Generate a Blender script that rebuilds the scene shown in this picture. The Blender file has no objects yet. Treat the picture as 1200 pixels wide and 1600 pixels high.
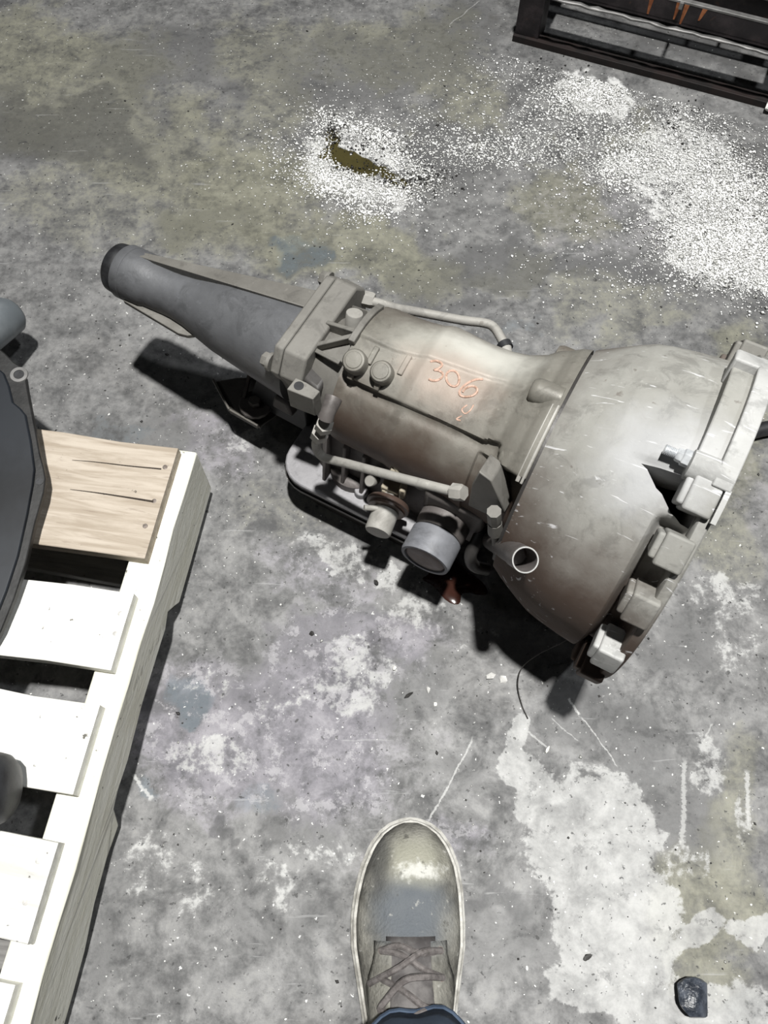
import bpy, bmesh, math, random
import numpy as np
from mathutils import Vector, Matrix

S = bpy.context.scene
COL = S.collection
rad = math.radians

# ------------------------------------------------------------------ camera
F, TH, H = 1209.0, rad(25.0), 0.94
cd = bpy.data.cameras.new('camera')
cam = bpy.data.objects.new('camera', cd)
COL.objects.link(cam)
cd.sensor_fit = 'VERTICAL'
cd.sensor_height = 36.0
cd.lens = F / 1600.0 * 36.0
cd.clip_start = 0.01
cam.location = (0, 0, H)
cam.rotation_euler = (TH, 0, 0)
S.camera = cam

# ------------------------------------------------------------------ light
S.view_settings.view_transform = 'Standard'
S.view_settings.look = 'None'
S.view_settings.gamma = 1.0
S.view_settings.use_curve_mapping = False
S.view_settings.exposure = 0.0
w = bpy.data.worlds.new('hall')
S.world = w
w.use_nodes = True
w.node_tree.nodes['Background'].inputs[0].default_value = (0.9, 0.95, 1.0, 1)
w.node_tree.nodes['Background'].inputs[1].default_value = 0.010


def lamp(name, loc, aim, size, power, color=(1, 1, 1), spread=180):
    ld = bpy.data.lights.new(name, 'AREA')
    ld.shape = 'DISK'
    ld.size = size
    ld.energy = power
    ld.color = color
    ld.spread = rad(spread)
    o = bpy.data.objects.new(name, ld)
    COL.objects.link(o)
    o.location = loc
    o.rotation_euler = (Vector(aim) - Vector(loc)).to_track_quat('-Z', 'Y').to_euler()
    return o


lamp('high_bay_lamp', (0.22, 0.3, 5.0), (0.15, -0.1, 0), 0.22, 112, (1.0, 0.99, 0.96), 95)
lamp('high_bay_lamp_right', (2.4, 0.2, 5.0), (0, 0.5, 0), 0.3, 64, (0.95, 0.98, 1.0))
lamp('high_bay_lamp_left', (-4.5, 1.0, 5.0), (0, 0.5, 0), 0.4, 10, (0.95, 0.98, 1.0))

# ------------------------------------------------------------------ pixel survey (photo 1200x1600) -> points in the place
ST, CT = math.sin(TH), math.cos(TH)


def at(px, py, h=0.0):
    a, b = (px - 600) / F, (800 - py) / F
    d = Vector((a, b * CT + ST, b * ST - CT))
    return Vector((0, 0, H)) + d * ((h - H) / d.z)


# gearbox frame: s along the shaft (tail to bell), y away from the viewer, z up from the shaft centre
AX = 0.194
T0 = at(197, 424, AX)
B0 = at(1060, 815, AX)
GA = (B0 - T0).normalized()
GY = Vector((0, 0, 1)).cross(GA)
GL = (B0 - T0).length          # flange face


def g_h(px, py, z):            # pixel -> gearbox (s,y,z) on the level z
    v = at(px, py, AX + z) - T0
    return Vector((v.dot(GA), v.dot(GY), z))


def g_y(px, py, y):            # pixel -> gearbox (s,y,z) on the upright plane y
    a, b = (px - 600) / F, (800 - py) / F
    d = Vector((a, b * CT + ST, b * ST - CT))
    o = Vector((0, 0, H)) - T0
    t = (y - o.dot(GY)) / d.dot(GY)
    p = o + d * t
    return Vector((p.dot(GA), y, p.z))


def g_r(px, py, r):            # pixel -> (s, angle) on the cylinder r round the shaft; angle 0 = viewer side, 90 = top
    a, b = (px - 600) / F, (800 - py) / F
    d = Vector((a, b * CT + ST, b * ST - CT))
    o = Vector((0, 0, H)) - T0
    dy, dz, oy, oz = d.dot(GY), d.z, o.dot(GY), o.z
    A_, B_, C_ = dy * dy + dz * dz, 2 * (oy * dy + oz * dz), oy * oy + oz * oz - r * r
    t = (-B_ - math.sqrt(max(0, B_ * B_ - 4 * A_ * C_))) / (2 * A_)
    p = o + d * t
    return p.dot(GA), math.degrees(math.atan2(p.z, -p.dot(GY)))


def cyl(s, deg, r):
    return Vector((s, -r * math.cos(rad(deg)), r * math.sin(rad(deg))))


# ------------------------------------------------------------------ node helpers
class NT:
    def __init__(self, name):
        self.m = bpy.data.materials.new(name)
        self.m.use_nodes = True
        self.t = self.m.node_tree
        self.b = self.t.nodes['Principled BSDF']
        self.co = self.t.nodes.new('ShaderNodeTexCoord').outputs['Object']

    def n(self, typ, **kw):
        x = self.t.nodes.new(typ)
        for k, v in kw.items():
            setattr(x, k, v)
        return x

    def put(self, sock, v):
        if isinstance(v, bpy.types.NodeSocket):
            self.t.links.new(v, sock)
        elif isinstance(v, tuple) and len(v) == 3 and sock.type == 'RGBA':
            sock.default_value = (*v, 1)
        else:
            sock.default_value = v

    def noise(self, scale, detail=4, rough=0.55, co=None, dist=0.0):
        x = self.n('ShaderNodeTexNoise')
        self.put(x.inputs['Vector'], co or self.co)
        x.inputs['Scale'].default_value = scale
        x.inputs['Detail'].default_value = detail
        x.inputs['Roughness'].default_value = rough
        x.inputs['Distortion'].default_value = dist
        return x.outputs['Fac']

    def scaled(self, v, loc=(0, 0, 0), rot=(0, 0, 0)):
        x = self.n('ShaderNodeMapping')
        self.put(x.inputs['Vector'], self.co)
        x.inputs['Scale'].default_value = v
        x.inputs['Location'].default_value = loc
        x.inputs['Rotation'].default_value = rot
        return x.outputs[0]

    def math(self, op, a, b=0.0, clamp=False):
        x = self.n('ShaderNodeMath', operation=op)
        x.use_clamp = clamp
        self.put(x.inputs[0], a)
        self.put(x.inputs[1], b)
        return x.outputs[0]

    def step(self, v, lo, hi, a=0.0, b=1.0):
        x = self.n('ShaderNodeMapRange', interpolation_type='SMOOTHSTEP')
        self.put(x.inputs['Value'], v)
        for i, k in ((1, lo), (2, hi), (3, a), (4, b)):
            x.inputs[i].default_value = k
        return x.outputs[0]

    def mix(self, f, a, b):
        x = self.n('ShaderNodeMix', data_type='RGBA')
        self.put(x.inputs[0], f)
        self.put(x.inputs[6], a)
        self.put(x.inputs[7], b)
        return x.outputs[2]

    def sep(self, v=None):
        x = self.n('ShaderNodeSeparateXYZ')
        self.put(x.inputs[0], v or self.co)
        return x.outputs

    def blob(self, c, r, soft=0.5, wob=0.0, wsc=30):   # soft mask round an object-space point
        x = self.n('ShaderNodeVectorMath', operation='SUBTRACT')
        self.put(x.inputs[0], self.co)
        x.inputs[1].default_value = c
        y = self.n('ShaderNodeVectorMath', operation='DIVIDE')
        self.put(y.inputs[0], x.outputs[0])
        y.inputs[1].default_value = r if not isinstance(r, float) else (r, r, r)
        z = self.n('ShaderNodeVectorMath', operation='LENGTH')
        self.put(z.inputs[0], y.outputs[0])
        d = z.outputs['Value']
        if wob:
            d = self.math('ADD', d, self.math('MULTIPLY', self.math('SUBTRACT', self.noise(wsc, 5), 0.5), wob))
        return self.step(d, 1.0 - soft, 1.0 + soft, 1.0, 0.0)

    def attr(self, name):
        x = self.n('ShaderNodeAttribute')
        x.attribute_name = name
        c = self.n('ShaderNodeSeparateColor')
        self.put(c.inputs[0], x.outputs['Color'])
        return c.outputs

    def done(self, col, rough=0.6, metal=0.0, bump=None, strength=0.3, dist=0.002, spec=None, coat=None):
        self.put(self.b.inputs['Base Color'], col)
        self.put(self.b.inputs['Roughness'], rough)
        self.put(self.b.inputs['Metallic'], metal)
        if spec is not None:
            self.put(self.b.inputs['Specular IOR Level'], spec)
        if coat is not None:
            self.put(self.b.inputs['Coat Weight'], coat)
        if bump is not None:
            x = self.n('ShaderNodeBump')
            x.inputs['Strength'].default_value = strength
            x.inputs['Distance'].default_value = dist
            self.put(x.inputs['Height'], bump)
            self.put(self.b.inputs['Normal'], x.outputs[0])
        return self.m


def mat_cast(name, dark, light, grime_shade=(0.05, 0.035, 0.022), gz=None, rough=0.5, metal=0.35, patches=(), bump=0.35, scr=0.0):
    """dirty cast metal: two greys, brown grime with underside shade painted in, thinning out above the height gz, worn patches"""
    k = NT(name)
    n1 = k.noise(14, 6, 0.62)
    n2 = k.noise(70, 5, 0.6)
    n3 = k.noise(260, 3, 0.5)
    f = k.step(k.math('ADD', k.math('MULTIPLY', k.noise(7, 4, 0.5), 0.75), k.math('MULTIPLY', n2, 0.25)), 0.25, 0.75)
    c = k.mix(f, dark, light)
    st_ = k.noise(34, 8, 0.7, dist=0.6)
    c = k.mix(k.math('MULTIPLY', k.step(st_, 0.50, 0.64), 0.38), c, tuple(v * 0.45 for v in dark))
    c = k.mix(k.math('MULTIPLY', k.step(k.noise(120, 6, 0.7), 0.60, 0.70), 0.3), c, tuple(min(1, v * 1.5) for v in light))
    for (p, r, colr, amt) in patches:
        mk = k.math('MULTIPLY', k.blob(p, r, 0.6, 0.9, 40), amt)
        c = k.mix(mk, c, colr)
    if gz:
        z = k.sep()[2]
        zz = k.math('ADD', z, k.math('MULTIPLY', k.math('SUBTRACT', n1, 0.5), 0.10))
        g = k.step(zz, gz[0], gz[1], gz[2], 0.0)  # low parts darkened in colour: brown dirt plus painted underside shade
        c = k.mix(g, c, grime_shade)
    sp = k.step(n2, 0.66, 0.74)
    c = k.mix(k.math('MULTIPLY', sp, 0.45), c, grime_shade)
    if scr:
        sc = k.noise(18, 3, 0.6, k.scaled((1, 9, 3), rot=(0.4, 0.3, 0.8)), 1.0)
        c = k.mix(k.math('MULTIPLY', k.step(sc, 0.64, 0.70), scr), c, (0.8, 0.8, 0.82))
    r_ = k.step(n1, 0.3, 0.7, rough - 0.1, rough + 0.15)
    return k.done(c, r_, metal, k.math('ADD', k.math('MULTIPLY', n2, 0.7), k.math('MULTIPLY', n3, 0.4)), bump, 0.0012)


def mat_plain(name, a, b, scale=30, rough=0.6, metal=0.0, bump=0.2, spec=None):
    k = NT(name)
    n = k.noise(scale, 5, 0.6)
    return k.done(k.mix(k.step(n, 0.35, 0.65), a, b), rough, metal, k.noise(scale * 5, 4), bump, 0.001, spec)


# ------------------------------------------------------------------ mesh helpers
class MB:
    def __init__(self):
        self.v, self.f, self.mi = [], [], []

    def add(self, vs, fs, mi=0):
        o = len(self.v)
        self.v += [tuple(p) for p in vs]
        self.f += [tuple(i + o for i in q) for q in fs]
        self.mi += [mi] * len(fs)
        return self

    def box(self, c, size, rot=None, mi=0):
        R = rot or Matrix.Identity(3)
        vs = [Vector(c) + R @ Vector((x * size[0] / 2, y * size[1] / 2, z * size[2] / 2)) for x in (-1, 1) for y in (-1, 1) for z in (-1, 1)]
        return self.add(vs, [(0, 1, 3, 2), (4, 6, 7, 5), (0, 4, 5, 1), (2, 3, 7, 6), (0, 2, 6, 4), (1, 5, 7, 3)], mi)

    def prism(self, low, high, mi=0):   # two matching rings of points
        n = len(low)
        fs = [tuple(reversed(range(n))), tuple(range(n, 2 * n))] + [(i, (i + 1) % n, n + (i + 1) % n, n + i) for i in range(n)]
        return self.add(list(low) + list(high), fs, mi)

    def tube(self, pts, r, n=10, mi=0, cap=True, hollow=0.0):
        pts = [Vector(p) for p in pts]
        rs = r if isinstance(r, (list, tuple)) else [r] * len(pts)
        vs, fs = [], []
        t0 = (pts[1] - pts[0]).normalized()
        u = t0.orthogonal().normalized()
        for i, p in enumerate(pts):
            t = (pts[min(i + 1, len(pts) - 1)] - pts[max(i - 1, 0)]).normalized()
            u = (u - t * u.dot(t)).normalized()
            q = t.cross(u)
            for k in range(n):
                a = 2 * math.pi * k / n
                vs.append(p + (u * math.cos(a) + q * math.sin(a)) * rs[i])
        m = len(pts)
        for i in range(m - 1):
            for k in range(n):
                fs.append((i * n + k, i * n + (k + 1) % n, (i + 1) * n + (k + 1) % n, (i + 1) * n + k))
        if cap:
            fs.append(tuple(reversed(range(n))))
            fs.append(tuple((m - 1) * n + k for k in range(n)))
        return self.add(vs, fs, mi)

    def lathe(self, prof, o, ax, n=40, mi=0, up=None, cap=True):  # prof: (along, radius)
        o, ax = Vector(o), Vector(ax).normalized()
        u = (Vector(up) if up else ax.orthogonal()).normalized()
        u = (u - ax * u.dot(ax)).normalized()
        q = ax.cross(u)
        vs, fs = [], []
        for (d, r) in prof:
            for k in range(n):
                a = 2 * math.pi * k / n
                vs.append(o + ax * d + (u * math.cos(a) + q * math.sin(a)) * max(r, 1e-5))
        m = len(prof)
        for i in range(m - 1):
            for k in range(n):
                fs.append((i * n + k, i * n + (k + 1) % n, (i + 1) * n + (k + 1) % n, (i + 1) * n + k))
        if cap:
            fs.append(tuple(reversed(range(n))))
            fs.append(tuple((m - 1) * n + k for k in range(n)))
        return self.add(vs, fs, mi)

    def hexa(self, o, ax, r, h, n=6, mi=0):
        return self.lathe([(0, r), (h * 0.85, r), (h, r * 0.88)], o, ax, n, mi)

    def sector(self, s0, s1, a0, a1, r0, r1, n=10, mi=0):   # block bent round the shaft
        lo, hi = [], []
        for k in range(n + 1):
            a = a0 + (a1 - a0) * k / n
            lo.append((cyl(s0, a, r0), cyl(s0, a, r1), cyl(s1, a, r1), cyl(s1, a, r0)))
        vs = [p for q in lo for p in q]
        fs = [(0, 1, 2, 3), tuple(reversed([4 * n + i for i in range(4)]))]
        for k in range(n):
            for i in range(4):
                j = (i + 1) % 4
                fs.append((4 * k + i, 4 * k + 4 + i, 4 * k + 4 + j, 4 * k + j))
        return self.add(vs, fs, mi)

    def grid(self, rows, mi=0, closed=False):
        m, n = len(rows), len(rows[0])
        vs = [p for r_ in rows for p in r_]
        fs = []
        for i in range(m - 1):
            for k in range(n if closed else n - 1):
                fs.append((i * n + k, i * n + (k + 1) % n, (i + 1) * n + (k + 1) % n, (i + 1) * n + k))
        return self.add(vs, fs, mi)

    def build(self, name, mat, parent=None, off=None, bevel=0.0, seg=2, angle=38, flip=False, subsurf=0):
        me = bpy.data.meshes.new(name)
        vs = self.v if off is None else [(x + off[0], y + off[1], z + off[2]) for x, y, z in self.v]
        me.from_pydata(vs, [], self.f)
        for m_ in (mat if isinstance(mat, (list, tuple)) else [mat]):
            me.materials.append(m_)
        if any(self.mi):
            me.polygons.foreach_set('material_index', self.mi)
        bm = bmesh.new()
        bm.from_mesh(me)
        bmesh.ops.recalc_face_normals(bm, faces=bm.faces)
        bm.to_mesh(me)
        bm.free()
        me.polygons.foreach_set('use_smooth', [True] * len(me.polygons))
        me.set_sharp_from_angle(angle=rad(angle))
        me.update()
        o = bpy.data.objects.new(name, me)
        COL.objects.link(o)
        if parent:
            o.parent = parent
        if bevel:
            b = o.modifiers.new('bevel', 'BEVEL')
            b.width = bevel
            b.segments = seg
            b.limit_method = 'ANGLE'
            b.angle_limit = rad(35)
        if subsurf:
            sb = o.modifiers.new('subsurf', 'SUBSURF')
            sb.levels = sb.render_levels = subsurf
        return o


def tag(o, label=None, cat=None, group=None, kind=None):
    for k, v in (('label', label), ('category', cat), ('group', group), ('kind', kind)):
        if v:
            o[k] = v
    return o


def thing(name, loc, label, cat, rz=0.0, group=None):
    o = bpy.data.objects.new(name, None)
    o.empty_display_size = 0.05
    COL.objects.link(o)
    o.location = loc
    o.rotation_euler = (0, 0, rz)
    return tag(o, label, cat, group)


def lerp_tab(tab, x):
    return float(np.interp(x, [t[0] for t in tab], [t[1] for t in tab]))


def sm(x, a, b):
    t = min(1.0, max(0.0, (x - a) / (b - a)))
    return t * t * (3 - 2 * t)


def curve_pts(pts, n=8):        # Catmull-Rom through the points
    P = [Vector(p) for p in pts]
    P = [P[0] * 2 - P[1]] + P + [P[-1] * 2 - P[-2]]
    out = []
    for i in range(1, len(P) - 2):
        for k in range(n):
            t = k / n
            a, b, c, d = P[i - 1], P[i], P[i + 1], P[i + 2]
            out.append(0.5 * ((2 * b) + (c - a) * t + (2 * a - 5 * b + 4 * c - d) * t * t + (3 * b - a - 3 * c + d) * t ** 3))
    out.append(P[-2])
    return out


rng = np.random.default_rng(7)
random.seed(7)


def vnoise(x, y, sc, seed, octv=4):      # value noise 0..1 on arrays
    r = np.random.default_rng(seed)
    tot, amp, nrm = np.zeros_like(x), 1.0, 0.0
    for o in range(octv):
        g = r.random((128, 128))
        fx, fy = x * sc + 40.3, y * sc + 37.7
        ix, iy = np.floor(fx).astype(int), np.floor(fy).astype(int)
        tx, ty = fx - ix, fy - iy
        tx, ty = tx * tx * (3 - 2 * tx), ty * ty * (3 - 2 * ty)
        a, b = g[ix % 128, iy % 128], g[(ix + 1) % 128, iy % 128]
        c, d = g[ix % 128, (iy + 1) % 128], g[(ix + 1) % 128, (iy + 1) % 128]
        tot += amp * ((a * (1 - tx) + b * tx) * (1 - ty) + (c * (1 - tx) + d * tx) * ty)
        nrm += amp
        amp *= 0.55
        sc *= 2.03
    return tot / nrm


# ------------------------------------------------------------------ floor
def axis_steps(lo, a, b, hi, fine):
    far1 = lo + (a - lo) * (1 - np.linspace(1, 0, 14)[:-1] ** 2)
    far2 = hi - (hi - b) * (1 - np.linspace(0, 1, 14)[1:] ** 2)
    return np.concatenate([far1, np.arange(a, b, fine), [b], far2])


gx = axis_steps(-6, -0.95, 0.95, 6, 0.006)
gy = axis_steps(-5, -0.25, 1.75, 8, 0.006)
X, Y = np.meshgrid(gx, gy)
zc = (H * CT + Y * ST)
zs = np.where(zc > 0.2, zc, 0.2)
PX = 600 + F * X / zs
PY = 800 - F * (Y * CT - H * ST) / zs     # where each spot of the floor was seen in the survey photo
wx = (vnoise(X, Y, 9, 1) - 0.5) * 150
wy = (vnoise(X, Y, 9, 2) - 0.5) * 150
wx += (vnoise(X, Y, 40, 3) - 0.5) * 50
wy += (vnoise(X, Y, 40, 4) - 0.5) * 50


def paint(blobs, warp=1.0):
    out = np.zeros_like(X)
    for (cx, cy, rx, ry, ang, amt) in blobs:
        c, s_ = math.cos(rad(ang)), math.sin(rad(ang))
        dx, dy = PX + wx * warp - cx, PY + wy * warp - cy
        u, v = (dx * c + dy * s_) / rx, (-dx * s_ + dy * c) / ry
        d = np.sqrt(u * u + v * v)
        t = np.clip((1.35 - d) / 0.7, 0, 1)
        out = np.maximum(out, amt * t * t * (3 - 2 * t))
    return out


PALE = paint([(830, 1230, 60, 45, 30, .95), (880, 1300, 100, 50, 10, 1), (930, 1330, 120, 110, 0, 1), (960, 1440, 130, 130, 0, 1), (930, 1530, 110, 60, 0, .9),
              (1010, 1560, 90, 60, 0, .95), (1130, 1580, 90, 50, 0, .8), (830, 1170, 28, 40, 0, .9), (1120, 1445, 45, 22, -10, .95), (1180, 1455, 30, 25, 0, .8),
              (340, 1190, 90, 45, 10, .6), (440, 1110, 80, 35, -20, .5), (550, 1060, 70, 60, -30, .62), (340, 1060, 60, 40, 0, .5), (660, 960, 60, 40, 0, .6),
              (520, 860, 60, 25, 25, .62), (600, 900, 40, 22, 30, .6), (230, 1360, 40, 60, 0, .5), (300, 1400, 35, 60, 20, .5), (430, 1390, 50, 30, 0, .5),
              (1130, 930, 90, 60, 0, .55), (1110, 1200, 40, 50, 0, .6), (1180, 1270, 16, 60, 0, .6), (1090, 1330, 40, 50, 30, .55), (380, 640, 40, 30, 0, .55),
              (360, 680, 30, 30, 0, .55), (740, 1000, 50, 40, 0, .45), (480, 1330, 60, 25, 0, .5), (1150, 1010, 60, 40, 0, .5)], 0.75)
OLIVE = paint([(90, 130, 180, 110, 0, .7), (250, 250, 200, 90, 20, .65), (380, 300, 140, 120, 0, .85), (420, 100, 90, 110, 0, .55), (620, 70, 150, 60, 0, .6), (560, 400, 170, 60, 10, .8),
               (700, 130, 90, 60, 0, .6), (880, 310, 70, 60, 0, .75), (1010, 200, 60, 40, 0, .45), (960, 480, 120, 40, 0, .5), (1160, 640, 60, 150, 0, .7), (1120, 800, 70, 50, 0, .6),
               (1120, 1400, 80, 120, 0, .8), (1170, 1250, 40, 120, 0, .6), (150, 330, 150, 60, 0, .45), (800, 420, 80, 50, 0, .55), (640, 270, 60, 30, 0, .3), (1120, 1530, 70, 40, 30, .7),
               (440, 790, 80, 60, 0, .35), (1150, 850, 60, 60, 0, .5)], 1.0)
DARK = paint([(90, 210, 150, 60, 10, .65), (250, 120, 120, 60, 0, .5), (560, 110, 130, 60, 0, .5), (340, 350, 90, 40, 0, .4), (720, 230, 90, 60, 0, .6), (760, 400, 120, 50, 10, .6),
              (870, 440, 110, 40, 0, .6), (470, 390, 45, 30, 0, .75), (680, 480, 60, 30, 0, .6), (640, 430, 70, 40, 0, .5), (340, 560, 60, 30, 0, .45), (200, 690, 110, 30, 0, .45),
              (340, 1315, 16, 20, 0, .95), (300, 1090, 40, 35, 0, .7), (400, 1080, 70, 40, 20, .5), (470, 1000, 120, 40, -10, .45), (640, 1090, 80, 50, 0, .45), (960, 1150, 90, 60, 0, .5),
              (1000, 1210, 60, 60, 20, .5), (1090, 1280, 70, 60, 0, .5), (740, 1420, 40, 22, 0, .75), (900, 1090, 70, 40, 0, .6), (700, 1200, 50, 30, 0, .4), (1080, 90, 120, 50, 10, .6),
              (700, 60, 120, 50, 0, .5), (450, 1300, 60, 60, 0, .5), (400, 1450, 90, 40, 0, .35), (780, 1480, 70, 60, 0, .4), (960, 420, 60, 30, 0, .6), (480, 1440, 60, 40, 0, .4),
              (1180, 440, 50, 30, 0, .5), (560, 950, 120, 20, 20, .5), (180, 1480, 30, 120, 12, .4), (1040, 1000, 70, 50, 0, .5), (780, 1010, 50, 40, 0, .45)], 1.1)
PURP = paint([(420, 1150, 230, 150, 0, .8), (560, 1010, 160, 60, 0, .75), (330, 690, 90, 60, 30, .55), (340, 1260, 100, 60, 0, .6), (500, 900, 120, 50, 20, .5), (640, 1340, 130, 50, 0, .55),
              (1180, 760, 50, 60, 0, .35), (480, 1250, 80, 40, 0, .5), (950, 330, 150, 100, 0, .35)], 1.0)
BLUE = paint([(310, 1080, 40, 40, 0, .7), (300, 1115, 20, 14, 0, .9), (400, 1270, 50, 30, 0, .55), (470, 390, 50, 35, 0, .6), (230, 1240, 18, 34, -30, .7), (820, 520, 40, 20, 0, .5),
              (990, 1290, 40, 20, 0, .35), (1160, 1570, 40, 25, 0, .6), (170, 680, 60, 20, 0, .5), (960, 1100, 50, 30, 0, .35), (790, 560, 60, 20, 0, .5)], 0.7)
OIL = paint([(548, 246, 46, 24, 28, 1), (520, 205, 14, 16, 0, .8), (610, 270, 40, 14, 25, .7)], 0.35)
DUST = paint([(560, 290, 90, 25, 15, .75), (510, 250, 40, 70, 0, .7), (580, 215, 70, 22, 30, .8), (920, 150, 60, 28, 0, .95), (990, 255, 55, 22, 0, .8), (1100, 300, 110, 90, 20, .8),
              (1130, 390, 110, 60, 10, 1.0), (1040, 220, 60, 30, 0, .7), (850, 240, 90, 30, 0, .4)], 0.5)

kf = NT('stained_concrete')
A1, A2, A3 = kf.attr('stain_a'), kf.attr('stain_b'), kf.attr('stain_c')
n_lo = kf.noise(5, 8, 0.62)
n_md = kf.noise(22, 8, 0.68, dist=0.4)
n_hi = kf.noise(85, 6, 0.7)
n_vh = kf.noise(300, 3, 0.6)
tone = kf.math('ADD', kf.math('MULTIPLY', n_md, 0.48), kf.math('ADD', kf.math('MULTIPLY', n_lo, 0.22), kf.math('MULTIPLY', n_hi, 0.30)))
col = kf.mix(kf.step(tone, 0.36, 0.64), (0.070, 0.070, 0.071), (0.25, 0.248, 0.245))


def edge(mask, lo, hi, amp=0.9):
    v = kf.math('ADD', mask, kf.math('MULTIPLY', kf.math('SUBTRACT', kf.math('ADD', kf.math('MULTIPLY', n_md, 0.5), kf.math('MULTIPLY', n_hi, 0.5)), 0.5), amp))
    return kf.step(v, lo, hi)


col = kf.mix(kf.math('MULTIPLY', edge(A1[1], 0.10, 0.95, 2.2), 0.85), col, kf.mix(kf.step(tone, 0.36, 0.64), (0.105, 0.103, 0.075), (0.245, 0.24, 0.185)))
col = kf.mix(kf.math('MULTIPLY', edge(A2[0], 0.25, 0.85, 2.2), 0.75), col, kf.mix(kf.step(tone, 0.36, 0.64), (0.115, 0.11, 0.13), (0.27, 0.255, 0.285)))
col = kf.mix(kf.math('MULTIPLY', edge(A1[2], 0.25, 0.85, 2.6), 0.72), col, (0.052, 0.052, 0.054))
col = kf.mix(kf.math('MULTIPLY', edge(A2[1], 0.35, 0.75, 1.2), 0.5), col, (0.105, 0.14, 0.165))
col = kf.mix(kf.math('MULTIPLY', edge(A1[0], 0.5, 0.70, 2.1), 0.8), col, kf.mix(kf.step(tone, 0.34, 0.66), (0.24, 0.24, 0.238), (0.47, 0.47, 0.46)))
flk = kf.math('MULTIPLY', kf.step(kf.noise(34, 10, 0.78, kf.scaled((1, 1, 1), (11, 4, 0))), 0.535, 0.575), kf.step(A2[0], 0.1, 0.8))
col = kf.mix(kf.math('MULTIPLY', flk, 0.6), col, (0.36, 0.35, 0.365))
col = kf.mix(kf.math('MULTIPLY', kf.step(kf.noise(28, 10, 0.78, kf.scaled((1, 1, 1), (1, 9, 0))), 0.57, 0.62), 0.4), col, (0.075, 0.075, 0.076))
# dark pits, pale flecks, thin scratches
col = kf.mix(kf.math('MULTIPLY', kf.step(kf.noise(120, 3, 0.6), 0.64, 0.69), 0.8), col, (0.035, 0.035, 0.035))
col = kf.mix(kf.math('MULTIPLY', kf.step(kf.noise(46, 5, 0.7, dist=1.2), 0.66, 0.72), 0.7), col, (0.04, 0.04, 0.042))
col = kf.mix(kf.math('MULTIPLY', kf.step(kf.noise(58, 6, 0.72, kf.scaled((1, 1, 1), (3, 5, 0))), 0.66, 0.72), 0.55), col, (0.42, 0.42, 0.41))
col = kf.mix(kf.step(kf.noise(170, 2, 0.5, kf.scaled((1, 1, 1), (7, 2, 0))), 0.70, 0.74), col, (0.6, 0.6, 0.58))
scr = kf.noise(9, 4, 0.6, kf.scaled((1.0, 14, 1), (0, 0, 0), (0, 0, 0.95)), 0.3)
col = kf.mix(kf.math('MULTIPLY', kf.step(scr, 0.66, 0.70), 0.3), col, (0.4, 0.4, 0.4))
col = kf.mix(kf.math('MULTIPLY', edge(A3[0], 0.50, 0.95, 2.6), 0.8), col, (0.72, 0.72, 0.71))
for (qa, qb, wd, am) in (((668, 1290), (742, 1148), 0.0012, 0.6), ((888, 1090), (906, 1118), 0.0016, 0.8), ((906, 1118), (968, 1200), 0.0009, 0.6), ((822, 1140), (855, 1170), 0.0012, 0.5),
                         ((1069, 1180), (1066, 1330), 0.0030, 0.5), ((1166, 1200), (1172, 1300), 0.0030, 0.6), ((205, 1210), (240, 1250), 0.0022, 0.7), ((1115, 1130), (1100, 1160), 0.001, 0.4),
                         ((700, 40), (752, 0), 0.0012, 0.4), ((575, 820), (640, 860), 0.001, 0.3), ((860, 1120), (905, 1160), 0.0008, 0.4)):
    A0, B_0 = at(*qa), at(*qb)
    mp_ = kf.n('ShaderNodeMapping', vector_type='TEXTURE')
    kf.put(mp_.inputs['Vector'], kf.co)
    mp_.inputs['Location'].default_value = (A0 + B_0) / 2
    mp_.inputs['Rotation'].default_value = (0, 0, math.atan2(B_0.y - A0.y, B_0.x - A0.x))
    q_ = kf.sep(mp_.outputs[0])
    wobb = kf.math('ADD', kf.math('ABSOLUTE', kf.math('ADD', q_[1], kf.math('MULTIPLY', kf.math('SUBTRACT', n_md, 0.5), 0.012))), kf.math('MULTIPLY', kf.math('SUBTRACT', n_vh, 0.5), wd * 3))
    f_ = kf.math('MULTIPLY', kf.step(wobb, wd * 0.4, wd * 1.2, am, 0.0), kf.step(kf.math('ABSOLUTE', q_[0]), (A0 - B_0).length * 0.4, (A0 - B_0).length * 0.5, 1.0, 0.0))
    col = kf.mix(f_, col, (0.5, 0.5, 0.49))
oil = edge(A2[2], 0.4, 0.6, 0.6)
col = kf.mix(oil, col, kf.mix(n_md, (0.012, 0.011, 0.008), (0.10, 0.085, 0.03)))
rough = kf.step(n_md, 0.3, 0.7, 0.72, 0.5)
rm = kf.n('ShaderNodeMix', data_type='FLOAT')
kf.put(rm.inputs[0], oil)
kf.put(rm.inputs[2], rough)
rm.inputs[3].default_value = 0.15
M_floor = kf.done(col, rm.outputs[0], 0.0, kf.math('ADD', kf.math('MULTIPLY', n_hi, 0.7), kf.math('MULTIPLY', n_vh, 0.4)), 0.35, 0.0015, 0.35)

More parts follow.
